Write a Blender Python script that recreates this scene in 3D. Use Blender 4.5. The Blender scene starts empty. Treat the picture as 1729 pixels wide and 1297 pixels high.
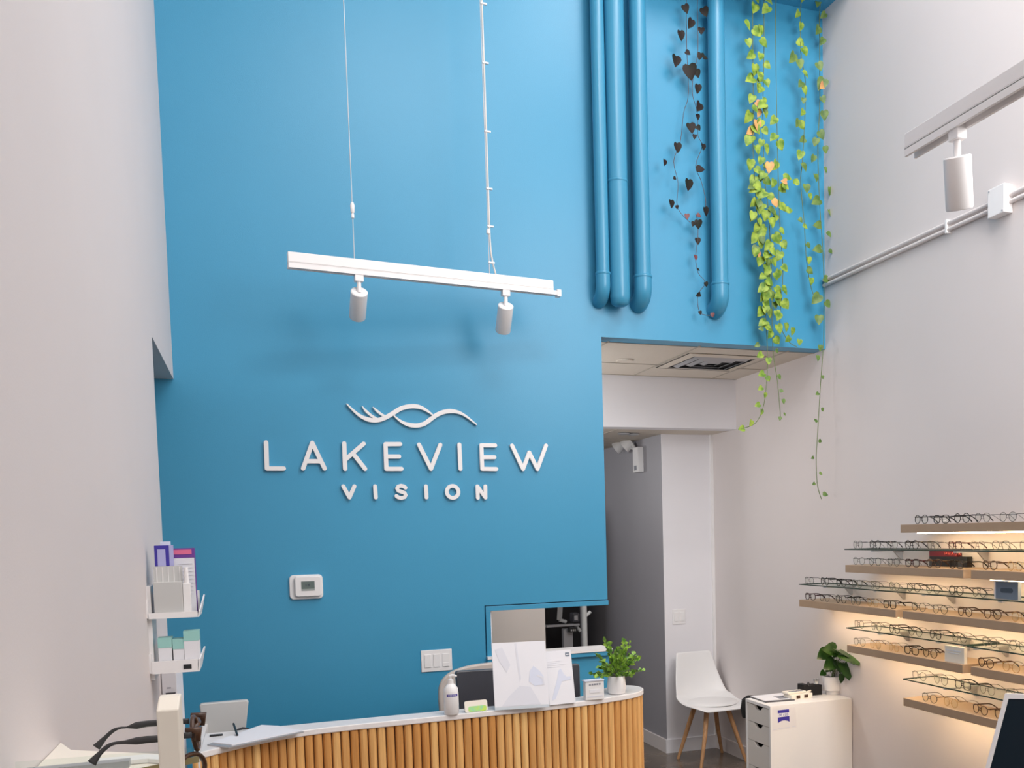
import bpy, math, random
from mathutils import Vector, Matrix
random.seed(7)
sc = bpy.context.scene
COL = sc.collection
# ------------------------------------------------------------------ camera
F, PX, PY = 1583.44, 1039.08, 998.20
YAW, PIT, ROL = [math.radians(a) for a in (-20.864, 3.5417, -1.3438)]
def _rot():
    cy, sy = math.cos(YAW), math.sin(YAW)
    Rz = Matrix(((cy, sy, 0), (-sy, cy, 0), (0, 0, 1)))
    B = Matrix(((1, 0, 0), (0, 0, -1), (0, 1, 0)))
    cp, sp = math.cos(PIT), math.sin(PIT)
    Rx = Matrix(((1, 0, 0), (0, cp, -sp), (0, sp, cp)))
    cr, sr = math.cos(ROL), math.sin(ROL)
    Rr = Matrix(((cr, -sr, 0), (sr, cr, 0), (0, 0, 1)))
    return Rr @ Rx @ B @ Rz
RM = _rot()
CAM = Vector((0, -4.8, 1.64))
cam = bpy.data.cameras.new('camera')
cam.sensor_fit = 'HORIZONTAL'; cam.sensor_width = 36.0
cam.lens = F / 1729 * 36
cam.shift_x = (864.5 - PX) / 1729
cam.shift_y = (PY - 648.5) / 1729
cam.clip_start = 0.02
co = bpy.data.objects.new('camera', cam)
m3 = Matrix((RM[0], -RM[1], -RM[2])).transposed()
co.matrix_world = Matrix.Translation(CAM) @ m3.to_4x4()
COL.objects.link(co); sc.camera = co
def on(x, y, ax, v):                       # the point of the plane <axis = v> seen at a pixel
    d = RM.transposed() @ Vector(((x - PX) / F, (y - PY) / F, 1))
    return CAM + d * ((v - CAM[ax]) / d[ax])
def at(x, y, Y): return on(x, y, 1, Y)
# ------------------------------------------------------------------ world, lights, exposure
sc.view_settings.view_transform = 'Standard'
sc.view_settings.look = 'None'
sc.view_settings.gamma = 1
sc.view_settings.use_curve_mapping = False
sc.view_settings.exposure = 0.0
w = bpy.data.worlds.new('daylight'); sc.world = w; w.use_nodes = True
w.node_tree.nodes['Background'].inputs[0].default_value = (1.0, 0.975, 0.96, 1)
w.node_tree.nodes['Background'].inputs[1].default_value = 0.72
def area(name, loc, target, sx, sy, power, color=(1, 1, 1), spread=180):
    l = bpy.data.lights.new(name, 'AREA'); l.shape = 'RECTANGLE'; l.size = sx; l.size_y = sy
    l.energy = power; l.color = color; l.spread = math.radians(spread)
    o = bpy.data.objects.new(name, l); COL.objects.link(o); o.location = loc
    o.rotation_euler = (Vector(target) - Vector(loc)).to_track_quat('-Z', 'Y').to_euler()
    return o
area('ceiling_light_key', (1.25, -3.5, 5.6), (1.2, 0, 2.2), 1.4, 0.4, 42, (1, 0.985, 0.96))
area('fill_overhead_back', (1.6, -6.2, 5.5), (1.6, -6.0, 0), 3.2, 4.5, 112, (1, 0.98, 0.96))  # added broad overhead fill, an unseen lamp
area('track_light_side', (2.55, -3.3, 3.5), (2.2, 0.8, 2.0), 1.0, 1.8, 46, (1, 0.99, 0.98))
area('fill_upper_right', (2.45, -2.0, 5.6), (2.5, -1.0, 0), 1.0, 1.0, 42, (1, 0.97, 0.96))  # unseen fill added to lift the dim upper right walls
area('fill_soffit', (1.30, .62, 2.0), (3.2, .9, 2.1), .5, .5, 9, (1, 0.97, 0.95))  # added hidden lamp that brightens the soffit and beam
area('fill_inner_wall', (.9, .8, 2.2), (1.5, 1.4, .9), .4, .4, 7, (1, 0.96, 0.92))  # added unseen fill for the beige wall behind the pass-through
area('fill_corridor', (1.2, 3.6, 2.2), (2.9, 2.4, 1.4), .6, .6, 14, (0.97, 0.97, 1))  # unseen lamp added to brighten the grey corridor wall
# ------------------------------------------------------------------ materials
def mat(name, color, rough=0.5, metal=0.0, noise=0.0, nscale=8.0, color2=None, bump=0.0, bscale=60.0, spec=0.5,
        emit=None, estr=0.0, stretch=None, coat=0.0):
    m = bpy.data.materials.new(name); m.use_nodes = True
    nt = m.node_tree; b = nt.nodes['Principled BSDF']
    b.inputs['Base Color'].default_value = (*color, 1)
    b.inputs['Roughness'].default_value = rough
    b.inputs['Metallic'].default_value = metal
    b.inputs['Specular IOR Level'].default_value = spec
    b.inputs['Coat Weight'].default_value = coat
    tc = nt.nodes.new('ShaderNodeTexCoord'); mp = nt.nodes.new('ShaderNodeMapping')
    nt.links.new(tc.outputs['Object'], mp.inputs[0])
    if stretch: mp.inputs['Scale'].default_value = stretch
    n = nt.nodes.new('ShaderNodeTexNoise'); n.inputs['Scale'].default_value = nscale
    n.inputs['Detail'].default_value = 4
    nt.links.new(mp.outputs[0], n.inputs['Vector'])
    c2 = color2 or tuple(c * (1 - noise) for c in color)
    if noise > 0 or color2:
        r = nt.nodes.new('ShaderNodeValToRGB')
        r.color_ramp.elements[0].position = 0.35; r.color_ramp.elements[0].color = (*c2, 1)
        r.color_ramp.elements[1].position = 0.65; r.color_ramp.elements[1].color = (*color, 1)
        nt.links.new(n.outputs['Fac'], r.inputs[0]); nt.links.new(r.outputs[0], b.inputs['Base Color'])
    if bump > 0:
        n2 = nt.nodes.new('ShaderNodeTexNoise'); n2.inputs['Scale'].default_value = bscale
        nt.links.new(mp.outputs[0], n2.inputs['Vector'])
        bp = nt.nodes.new('ShaderNodeBump'); bp.inputs['Strength'].default_value = bump
        bp.inputs['Distance'].default_value = 0.002
        nt.links.new(n2.outputs['Fac'], bp.inputs['Height']); nt.links.new(bp.outputs[0], b.inputs['Normal'])
    if emit:
        b.inputs['Emission Color'].default_value = (*emit, 1); b.inputs['Emission Strength'].default_value = estr
    return m
def glass(name, color, fac=0.12, rough=0.02):
    m = bpy.data.materials.new(name); m.use_nodes = True
    nt = m.node_tree; nt.nodes.clear()
    o = nt.nodes.new('ShaderNodeOutputMaterial'); mx = nt.nodes.new('ShaderNodeMixShader')
    t = nt.nodes.new('ShaderNodeBsdfTransparent'); t.inputs[0].default_value = (*color, 1)
    g = nt.nodes.new('ShaderNodeBsdfGlossy'); g.inputs['Roughness'].default_value = rough
    g.inputs[0].default_value = (0.9, 0.95, 0.93, 1)
    mx.inputs[0].default_value = fac
    nt.links.new(t.outputs[0], mx.inputs[1]); nt.links.new(g.outputs[0], mx.inputs[2]); nt.links.new(mx.outputs[0], o.inputs[0])
    return m
M = {}
M['blue'] = mat('blue_paint', (0.050, 0.312, 0.525), 0.38, noise=0.03, nscale=1.5, bump=0.15, bscale=220)
M['bluepipe'] = mat('blue_pipe_paint', (0.050, 0.285, 0.47), 0.3, noise=0.03, nscale=3)
M['wall'] = mat('off_white_paint', (0.72, 0.665, 0.655), 0.6, noise=0.02, nscale=2, bump=0.1, bscale=250)
M['whitewall'] = mat('white_wall_paint', (0.84, 0.82, 0.85), 0.5, noise=0.02, nscale=2)
M['beige'] = mat('beige_wall_paint', (0.60, 0.54, 0.50), 0.6, noise=0.02, nscale=2)
M['grey'] = mat('grey_wall_paint', (0.34, 0.33, 0.36), 0.5, noise=0.03, nscale=2)
M['black'] = mat('black_plastic', (0.012, 0.012, 0.014), 0.35)
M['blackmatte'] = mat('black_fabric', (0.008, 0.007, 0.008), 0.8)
M['tile'] = mat('ceiling_tile', (0.68, 0.61, 0.53), 0.8, noise=0.04, nscale=120)
M['tilegrid'] = mat('ceiling_grid', (0.45, 0.40, 0.34), 0.6)
M['floor'] = mat('polished_concrete', (0.16, 0.125, 0.10), 0.22, color2=(0.10, 0.08, 0.065), nscale=5, bump=0.05, bscale=30)
M['white'] = mat('white_enamel', (0.86, 0.84, 0.84), 0.35)
M['whiteshell'] = mat('white_plastic_shell', (0.82, 0.81, 0.81), 0.38)
M['cabinet'] = mat('white_foil_cabinet', (0.86, 0.84, 0.83), 0.4)
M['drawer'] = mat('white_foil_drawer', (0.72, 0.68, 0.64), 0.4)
M['cream'] = mat('cream_card', (0.84, 0.78, 0.68), 0.55)
M['counter'] = mat('white_quartz', (0.84, 0.81, 0.80), 0.3, noise=0.05, nscale=40)
M['shelfwood'] = mat('beige_laminate', (0.42, 0.29, 0.19), 0.5, noise=0.06, nscale=14, stretch=(6, 1, 1))
M['dark'] = mat('dark_grey_plastic', (0.06, 0.06, 0.072), 0.3)
M['greymetal'] = mat('grey_metal', (0.45, 0.45, 0.47), 0.35, metal=0.4)
M['silver'] = mat('silver_metal', (0.62, 0.62, 0.64), 0.25, metal=0.9)
M['gold'] = mat('brass_metal', (0.45, 0.30, 0.14), 0.3, metal=0.8)
M['led'] = mat('warm_led', (1, 0.9, 0.7), 0.5, emit=(1.0, 0.72, 0.42), estr=31)
M['screen'] = mat('grey_lcd', (0.13, 0.17, 0.16), 0.3)
M['lcdlight'] = mat('grey_lcd_light', (0.33, 0.36, 0.35), 0.3)
M['leafD'] = mat('dark_heart_leaf', (0.010, 0.014, 0.009), 0.55, spec=0.25, color2=(0.018, 0.008, 0.008), nscale=14)
M['leafR'] = mat('reddish_leaf', (0.16, 0.045, 0.05), 0.5)
M['stemD'] = mat('brown_stem', (0.10, 0.06, 0.05), 0.6)
M['leafP'] = mat('pothos_leaf', (0.36, 0.48, 0.07), 0.45, spec=0.3, color2=(0.10, 0.22, 0.025), nscale=30)
M['leafPd'] = mat('green_pothos_leaf', (0.07, 0.15, 0.03), 0.45, color2=(0.18, 0.28, 0.06), nscale=28)
M['leafY'] = mat('yellowed_leaf', (0.72, 0.45, 0.14), 0.5, color2=(0.62, 0.26, 0.12), nscale=25)
M['stemG'] = mat('green_stem', (0.12, 0.17, 0.06), 0.6)
M['leafM'] = mat('dark_green_leaf', (0.018, 0.06, 0.012), 0.25, color2=(0.05, 0.13, 0.025), nscale=18)
M['leafB'] = mat('bright_green_leaf', (0.42, 0.68, 0.08), 0.45, color2=(0.06, 0.20, 0.03), nscale=45)
M['soil'] = mat('potting_soil', (0.02, 0.015, 0.01), 0.9)
M['oak'] = mat('oak_leg_wood', (0.56, 0.30, 0.14), 0.45, noise=0.25, nscale=20, stretch=(6, 6, 1))
M['paper'] = mat('white_paper', (0.80, 0.80, 0.84), 0.6)
M['whitefilm'] = mat('clear_white_film', (0.82, 0.79, 0.79), 0.35)
M['papergrey'] = mat('pale_grey_print', (0.72, 0.73, 0.79), 0.6)
M['paperblue'] = mat('pale_blue_print', (0.68, 0.72, 0.84), 0.6)
M['ink'] = mat('grey_ink', (0.25, 0.26, 0.30), 0.6)
M['violet'] = mat('violet_print', (0.045, 0.03, 0.33), 0.5)
M['purple'] = mat('purple_print', (0.16, 0.045, 0.30), 0.5)
M['pink'] = mat('pink_print', (0.75, 0.16, 0.30), 0.5)
M['lilac'] = mat('lilac_print', (0.42, 0.42, 0.70), 0.5)
M['mint'] = mat('mint_print', (0.33, 0.62, 0.58), 0.5)
M['navy'] = mat('navy_panel', (0.003, 0.012, 0.022), 0.45, spec=0.2)
M['redp'] = mat('red_print', (0.17, 0.010, 0.02), 0.4)
M['redtext'] = mat('pale_red_print', (0.85, 0.16, 0.13), 0.5)
M['slate'] = mat('slate_blue_print', (0.17, 0.21, 0.27), 0.5)
M['slated'] = mat('dark_slate_print', (0.06, 0.08, 0.11), 0.5)
M['lime'] = mat('lime_print', (0.55, 0.75, 0.10), 0.5, color2=(0.30, 0.68, 0.35), nscale=60)
M['acrylic'] = glass('clear_acrylic', (0.93, 0.95, 0.96), 0.12)
M['frost'] = mat('frosted_plastic', (0.56, 0.56, 0.55), 0.4)
M['lens'] = glass('clear_lens', (0.93, 0.95, 0.93), 0.07)
M['shelfglass'] = glass('shelf_glass', (0.955, 0.98, 0.965), 0.06)
M['glassedge'] = mat('dark_glass_edge', (0.03, 0.055, 0.045), 0.15)
M['olive'] = mat('olive_glass_edge', (0.30, 0.25, 0.12), 0.3)
M['chairbeige'] = mat('beige_plastic', (0.56, 0.50, 0.46), 0.45)
M['cable'] = mat('white_cable', (0.66, 0.64, 0.62), 0.45)
M['steelcable'] = mat('steel_wire', (0.55, 0.60, 0.64), 0.3, metal=0.3)
M['tort'] = mat('tortoise_acetate', (0.035, 0.014, 0.008), 0.3, color2=(0.085, 0.035, 0.014), nscale=70)
M['fblack'] = mat('black_acetate', (0.010, 0.009, 0.010), 0.2)
M['fwine'] = mat('wine_acetate', (0.05, 0.012, 0.016), 0.25)
M['fgrey'] = mat('grey_acetate', (0.05, 0.05, 0.052), 0.25)
M['fsmoke'] = mat('smoke_acetate', (0.07, 0.075, 0.07), 0.3)
M['fclear'] = mat('pale_grey_acetate', (0.22, 0.21, 0.19), 0.2)
# slatted oak: colour changes from slat to slat
def slat_material():
    m = bpy.data.materials.new('slatted_oak'); m.use_nodes = True
    nt = m.node_tree; b = nt.nodes['Principled BSDF']; b.inputs['Roughness'].default_value = 0.5
    a = nt.nodes.new('ShaderNodeAttribute'); a.attribute_name = 'slat'
    r = nt.nodes.new('ShaderNodeValToRGB')
    r.color_ramp.elements[0].color = (0.66, 0.31, 0.085, 1); r.color_ramp.elements[1].color = (0.95, 0.60, 0.24, 1)
    nt.links.new(a.outputs['Fac'], r.inputs[0])
    tc = nt.nodes.new('ShaderNodeTexCoord'); mp = nt.nodes.new('ShaderNodeMapping'); mp.inputs['Scale'].default_value = (60, 60, 3)
    n = nt.nodes.new('ShaderNodeTexNoise'); n.inputs['Scale'].default_value = 1.5; n.inputs['Detail'].default_value = 5
    nt.links.new(tc.outputs['Object'], mp.inputs[0]); nt.links.new(mp.outputs[0], n.inputs['Vector'])
    r2 = nt.nodes.new('ShaderNodeValToRGB')
    r2.color_ramp.elements[0].position = 0.3; r2.color_ramp.elements[0].color = (0.78, 0.72, 0.66, 1)
    r2.color_ramp.elements[1].position = 0.65; r2.color_ramp.elements[1].color = (1, 1, 1, 1)
    nt.links.new(n.outputs['Fac'], r2.inputs[0])
    mx = nt.nodes.new('ShaderNodeMix'); mx.data_type = 'RGBA'; mx.blend_type = 'MULTIPLY'; mx.inputs[0].default_value = 1
    nt.links.new(r.outputs[0], mx.inputs[6]); nt.links.new(r2.outputs[0], mx.inputs[7]); nt.links.new(mx.outputs[2], b.inputs['Base Color'])
    return m
M['slat'] = slat_material()
M['slatback'] = mat('dark_slat_backing', (0.13, 0.055, 0.02), 0.7)
# ------------------------------------------------------------------ mesh helpers
class MB:
    def __init__(s): s.v = []; s.f = []; s.mi = []; s.cur = 0; s.attr = []
    def add(s, vs, fs):
        b = len(s.v); s.v += [tuple(p) for p in vs]
        for f in fs: s.f.append([b + i for i in f]); s.mi.append(s.cur)
        return b
    def box(s, a, b, rot=None, piv=None):
        x0, y0, z0 = [min(a[i], b[i]) for i in range(3)]; x1, y1, z1 = [max(a[i], b[i]) for i in range(3)]
        vs = [Vector(p) for p in ((x0,y0,z0),(x1,y0,z0),(x1,y1,z0),(x0,y1,z0),(x0,y0,z1),(x1,y0,z1),(x1,y1,z1),(x0,y1,z1))]
        if rot is not None:
            c = Vector(piv) if piv is not None else Vector(((x0+x1)/2, (y0+y1)/2, (z0+z1)/2))
            vs = [c + rot @ (p - c) for p in vs]
        s.add(vs, [(0,3,2,1),(4,5,6,7),(0,1,5,4),(1,2,6,5),(2,3,7,6),(3,0,4,7)]); return s
    def tube(s, pts, r, n=8, closed=False, caps=True, flat=None):
        pts = [Vector(p) for p in pts]; N = len(pts)
        rs = r if isinstance(r, (list, tuple)) else [r] * N
        up = None; rings = []
        for i, p in enumerate(pts):
            a = pts[(i - 1) % N] if (closed or i > 0) else p
            c = pts[(i + 1) % N] if (closed or i < N - 1) else p
            t = (c - a)
            if t.length < 1e-9: t = Vector((0, 0, 1))
            t.normalize()
            if up is None:
                up = Vector((0, 1, 0)) if abs(t.y) < 0.9 else Vector((1, 0, 0))
            u = t.cross(up)
            if u.length < 1e-4: u = t.cross(Vector((1, 0, 0.3)))
            u.normalize(); v = u.cross(t).normalized(); up = v
            fu, fv = flat if flat else (1, 1)
            rings.append([p + (u * math.cos(2*math.pi*k/n) * fu + v * math.sin(2*math.pi*k/n) * fv) * rs[i] for k in range(n)])
        vs = [q for R_ in rings for q in R_]; fs = []
        for i in range(N if closed else N - 1):
            j = (i + 1) % N
            for k in range(n): fs.append((i*n+k, i*n+(k+1)%n, j*n+(k+1)%n, j*n+k))
        if caps and not closed: fs.append(tuple(reversed(range(n)))); fs.append(tuple((N-1)*n + k for k in range(n)))
        s.add(vs, fs); return s
    def cyl(s, a, b, r0, r1=None, n=24): return s.tube([a, b], [r0, r1 if r1 is not None else r0], n)
    def lathe(s, prof, c=(0, 0, 0), n=32):
        vs = []; fs = []; c = Vector(c)
        for r, z in prof:
            for k in range(n): vs.append(c + Vector((r*math.cos(2*math.pi*k/n), r*math.sin(2*math.pi*k/n), z)))
        for i in range(len(prof) - 1):
            for k in range(n): fs.append((i*n+k, i*n+(k+1)%n, (i+1)*n+(k+1)%n, (i+1)*n+k))
        fs.append(tuple(reversed(range(n)))); fs.append(tuple((len(prof)-1)*n + k for k in range(n)))
        s.add(vs, fs); return s
    def prism(s, poly, vec):           # a flat outline (3D points) pushed along vec
        n = len(poly); v = Vector(vec)
        vs = [Vector(p) for p in poly] + [Vector(p) + v for p in poly]
        s.add(vs, [tuple(range(n)), tuple(reversed(range(n, 2*n)))] + [(i, i + n, (i+1) % n + n, (i+1) % n) for i in range(n)]); return s
    def build(s, name, m, parent=None, smooth=False, bevel=0.0, loc=None, subd=0):
        me = bpy.data.meshes.new(name); me.from_pydata(s.v, [], s.f); me.update()
        ms = m if isinstance(m, (list, tuple)) else [m]
        for q in ms: me.materials.append(M[q])
        if len(ms) > 1: me.polygons.foreach_set('material_index', s.mi)
        o = bpy.data.objects.new(name, me); COL.objects.link(o)
        import bmesh
        bm = bmesh.new(); bm.from_mesh(me); bmesh.ops.recalc_face_normals(bm, faces=bm.faces); bm.to_mesh(me); bm.free()
        if smooth:
            for p in me.polygons: p.use_smooth = True
            if smooth != 'all':
                me.set_sharp_from_angle(angle=math.radians(40))
        if bevel:
            b = o.modifiers.new('bevel', 'BEVEL'); b.width = bevel; b.segments = 2; b.limit_method = 'ANGLE'
        if subd:
            d = o.modifiers.new('subd', 'SUBSURF'); d.levels = subd; d.render_levels = subd
        if parent: o.parent = parent
        if loc is not None: o.location = loc
        return o
def tag(o, label=None, cat=None, group=None, kind=None):
    if label: o['label'] = label
    if cat: o['category'] = cat
    if group: o['group'] = group
    if kind: o['kind'] = kind
    return o
def thing(name, label, cat, loc=(0, 0, 0), rz=0, group=None):
    o = bpy.data.objects.new(name, None); COL.objects.link(o); o.location = loc; o.rotation_euler = (0, 0, rz)
    o.empty_display_size = 0.05
    return tag(o, label, cat, group)
def struct(name, mb, m, **k): return tag(mb.build(name, m, **k), kind='structure')
def copy_tree(o, parent=None):
    c = o.copy(); COL.objects.link(c)
    if parent: c.parent = parent
    for ch in list(o.children): copy_tree(ch, c)
    return c
def catmull(P, n=8, closed=False):
    P = [Vector(p) for p in P]; out = []; N = len(P)
    for i in range(N if closed else N - 1):
        if closed: a, b, c, d = P[(i-1) % N], P[i], P[(i+1) % N], P[(i+2) % N]
        else: a, b, c, d = P[max(i-1, 0)], P[i], P[i+1], P[min(i+2, N-1)]
        for k in range(n):
            t = k / n
            out.append(0.5*((2*b) + (c-a)*t + (2*a-5*b+4*c-d)*t*t + (3*b-a-3*c+d)*t**3))
    if not closed: out.append(P[-1])
    return out
# ================================================================== SETTING
XR = 3.195; XL = -0.322; ZC = 5.7; ZS = 2.695; ZL = 2.35; YF = -9.0; XD = 1.782
WX0, WZ0, WZ1 = 1.097, 0.997, 1.279
YB = 1.5; XG = 2.785
TH = 0.13
mb = MB()
mb.box((-2.2, 0, 0), (WX0, TH, ZC)); mb.box((WX0, 0, 0), (XD, TH, WZ0)); mb.box((WX0, 0, WZ1), (XD, TH, ZC)); mb.box((XD, 0, ZS), (XR, TH, ZC))
struct('wall_back', mb, 'blue')
struct('wall_right', MB().box((XR, YF, 0), (XR + .12, YB, ZC)), 'wall')
mb = MB(); mb.box((XL - .14, YF, 0), (XL, -0.96, ZC)); mb.box((XL - .14, -0.96, ZS - .3), (XL, 0, ZC))
struct('wall_left', mb, 'wall')
struct('ceiling_3', MB().box((-2.2, -3.5, ZS - .3), (XL - .14, 0, ZS - .18)), 'wall')
struct('wall_far_left', MB().box((-2.3, -3.5, 0), (-2.2, 0, ZS - .2)), 'wall')
struct('floor', MB().box((-2.3, YF, -.1), (XR + .12, 8.5, 0)), 'floor')
struct('ceiling', MB().box((-2.3, YF, ZC), (XR + .12, TH, ZC + .1)), 'wall')
struct('wall_column', MB().box((XG, YB, 0), (XR + .12, YB + .004, ZL)), 'whitewall')
struct('wall_corridor', MB().box((XG, YB + .005, 0), (XG + .1, 8.5, ZL)), 'grey')
struct('wall_far', MB().box((0.3, 8.4, 0), (XG, 8.5, ZL)), 'grey')
struct('wall_beam', MB().box((XD - .6, 1.115, ZL), (XR, 1.24, ZS)), 'whitewall')
# soffit ceiling with tiles: one mesh, grid lines as thin darker strips
mb = MB(); mb.box((XD - .6, TH, ZS), (XR, 1.115, ZS + .05)); mb.cur = 1
for x in (1.86, 2.416, 3.0):
    mb.box((x - .006, 0.09, ZS - .003), (x + .006, 1.115, ZS))
for y in (0.12, 0.70, 1.10):
    mb.box((XD, y - .006, ZS - .003), (XR, y + .006, ZS))
struct('ceiling_1', mb, ['tile', 'tilegrid'])
mb = MB(); mb.box((0.3, 1.241, ZL + .0005), (XR, 8.5, ZL + .05)); mb.cur = 1
for x in (1.9, 2.35): mb.box((x - .006, 1.25, ZL - .003), (x + .006, 8.4, ZL))
for k in range(10): mb.box((.3, 1.9 + k*.6, ZL - .003), (XG, 1.912 + k*.6, ZL))
struct('ceiling_2', mb, ['tile', 'tilegrid'])
struct('baseboard_corridor', MB().box((XG - .012, YB + .0005, 0), (XG, 8.4, .10)), 'wall')
struct('baseboard_column', MB().box((XG - .012, YB - .012, 0), (XR, YB, .10)), 'whitewall')
struct('baseboard_right', MB().box((XR - .012, 0.2, 0), (XR, YB - .012, .10)), 'wall')
struct('trim_1', MB().box((XR - .02, YB - .018, .10), (XR, YB, ZL)), 'white')
# casing of the pass-through in the blue wall
mb = MB(); g = .005; cw = .03
mb.box((WX0 + g, -.006, WZ1 - cw), (XD + .004, TH + .006, WZ1 - g)); mb.box((WX0 + g, -.006, WZ0), (WX0 + cw, TH + .006, WZ1 - cw))
struct('window_1', mb, 'blue', bevel=.001)
mb = MB(); mb.box((WX0 + .002, -.03, WZ0 + .001), (XD + .012, TH + .02, WZ0 + .014)); mb.cur = 1; mb.box((WX0 + .002, -.024, WZ0 - .022), (XD + .006, -.0005, WZ0 + .0005))
struct('trim_2', mb, ['white', 'blue'])
struct('trim_3', MB().box((WX0 + cw, .02, WZ0 + .014), (WX0 + cw + .010, TH, WZ1 - cw)), 'white')
# ledge above the picture that the trailing plants grow from
struct('trim_4', MB().box((2.1, -.34, 4.62), (XR, 0, 4.66)), 'blue')

# ================================================================== LOGO SIGN
def zp7(x, y): return 430 + x / 3.2623, 660 + y / 3.2623
DEP = .016
def outline(pts, wid):
    """2D outline (X,Z) of a stroke with round ends; wid scalar or list"""
    n = len(pts); ws = wid if isinstance(wid, list) else [wid] * n
    L, R = [], []
    for i in range(n):
        a = pts[max(i-1, 0)]; c = pts[min(i+1, n-1)]
        t = (c - a).normalized(); nn = Vector((-t.y, t.x))
        L.append(pts[i] + nn * ws[i] / 2); R.append(pts[i] - nn * ws[i] / 2)
    def cap(c, t, w_):
        nn = Vector((-t.y, t.x)); r = w_ / 2
        return [c + (nn * math.cos(a) + t * math.sin(a)) * r for a in [math.pi * k / 8 for k in range(1, 8)]]
    te = (pts[-1] - pts[-2]).normalized(); ts = (pts[0] - pts[1]).normalized()
    return L + cap(pts[-1], te, ws[-1]) + R[::-1] + [q for q in cap(pts[0], ts, ws[0])]
def stroke(mb, pts, wid, y0, dep):
    """flat raised stroke; quads between left and right sides, fans on the ends"""
    n = len(pts); ws = wid if isinstance(wid, list) else [wid] * n
    o = outline(pts, wid)
    front = [Vector((q.x, y0 - dep, q.y)) for q in o]; back = [Vector((q.x, y0, q.y)) for q in o]
    N = len(o); fs = []
    for i in range(n - 1):
        l0, l1 = i, i + 1; r0 = n + 7 + (n - 1 - i); r1 = n + 7 + (n - 2 - i)
        fs.append((l0, l1, r1, r0)); fs.append((l0 + N, r0 + N, r1 + N, l1 + N))
    e = [n - 1] + list(range(n, n + 7)) + [n + 7]; fs.append(tuple(e)); fs.append(tuple(k + N for k in reversed(e)))
    e = [2*n + 6] + list(range(2*n + 7, N)) + [0]; fs.append(tuple(e)); fs.append(tuple(k + N for k in reversed(e)))
    for i in range(N): fs.append((i, (i+1) % N, (i+1) % N + N, i + N))
    mb.add(front + back, fs)
def P7(lst, y=-.012):
    r = []
    for x, z in lst:
        p = at(*zp7(x, z), y); r.append(Vector((p.x, p.z)))
    return r
LET = [('L', [[(63, 285), (68, 428)], [(68, 428), (160, 428)]]),
 ('A', [[(267, 428), (317, 287)], [(317, 287), (385, 428)], [(289, 388), (364, 388)]]),
 ('K', [[(493, 290), (498, 430)], [(600, 292), (503, 376)], [(541, 345), (608, 430)]]),
 ('E', [[(720, 294), (725, 430)], [(720, 294), (801, 294)], [(723, 362), (795, 362)], [(725, 430), (808, 430)]]),
 ('V', [[(905, 297), (971, 430)], [(971, 430), (1022, 298)]]),
 ('I', [[(1127, 297), (1133, 430)]]),
 ('E', [[(1248, 300), (1253, 430)], [(1248, 300), (1324, 301)], [(1250, 366), (1320, 366)], [(1253, 430), (1330, 431)]]),
 ('W', [[(1417, 302), (1478, 431)], [(1478, 431), (1512, 340)], [(1512, 340), (1557, 431)], [(1557, 431), (1604, 302)]])]
LET2 = [('V', [[(488, 526), (522, 588)], [(522, 588), (549, 526)]]), ('I', [[(663, 526), (667, 588)]]),
 ('S', [[(830, 534), (820, 526), (806, 523), (790, 527), (784, 538), (790, 550), (808, 556), (826, 563), (832, 575), (825, 586), (808, 591), (792, 588), (781, 580)]]),
 ('I', [[(943, 526), (946, 588)]]),
 ('O', ['O']),
 ('N', [[(1229, 590), (1226, 526)], [(1226, 526), (1271, 589)], [(1271, 589), (1270, 526)]])]
c0 = at(*zp7(850, 440), 0)
sign = thing('logo_sign', 'raised white two-line lettering with wave emblem on the blue wall', 'wall sign', (0, 0, 0))
SW = .0205
for ch, sts in LET + LET2:
    mb = MB(); wd = SW if (ch, sts) in LET else SW * .93
    for k, st in enumerate(sts):
        if st == 'O':
            cc = P7([(1090, 557), (1122, 557), (1090, 524)]); rx = cc[1].x - cc[0].x; rz = cc[2].y - cc[0].y; n = 32; vs = []
            for yy in (-.0005 - DEP, -.0005):
                for q in (wd/2, -wd/2):
                    for j in range(n): a = 2*math.pi*j/n; vs.append((cc[0].x + (rx+q)*math.cos(a), yy, cc[0].y + (rz+q)*math.sin(a)))
            mb.add(vs, [f for j in range(n) for f in ((j, (j+1)%n, n+(j+1)%n, n+j), (2*n+j, 3*n+j, 3*n+(j+1)%n, 2*n+(j+1)%n), (j, 2*n+j, 2*n+(j+1)%n, (j+1)%n), (n+j, n+(j+1)%n, 3*n+(j+1)%n, 3*n+j))])
        else: stroke(mb, P7(st), wd, -.0005, DEP + k * .0001)
    mb.build('letter', 'white', sign)
mb = MB()
def rib(pts, wmax, t0=.12, t1=.12, base=.25):
    q = [Vector((p.x, p.z)) for p in catmull([Vector((v.x, 0, v.y)) for v in P7(pts)], 5)]
    n = len(q); ws = []
    for i in range(n):
        u = i / (n - 1); a = min(1, base + u / t0 if t0 else 1); b = min(1, base + (1 - u) / t1 if t1 else 1)
        ws.append(wmax * min(a, b))
    return q, ws
for i, (pts, wm, t0, t1) in enumerate([
    ([(508,73),(540,105),(580,138),(625,158),(670,163),(715,150),(760,125),(800,100),(840,88),(880,85),(920,94),(955,114),(985,137)], .0215, .35, .3),
    ([(592,85),(610,108),(640,135),(672,155)], .012, .5, 0), ([(652,90),(670,108),(695,128),(718,142)], .012, .5, 0),
    ([(765,135),(800,165),(840,185),(890,192),(935,181),(975,152),(1010,129),(1050,115),(1090,113),(1130,122),(1170,145),(1222,187)], .0215, .3, .4)]):
    q, ws = rib(pts, wm, t0, t1); stroke(mb, q, ws, -.0005, DEP + i * .0001)
mb.build('wave_emblem', 'white', sign)

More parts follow.
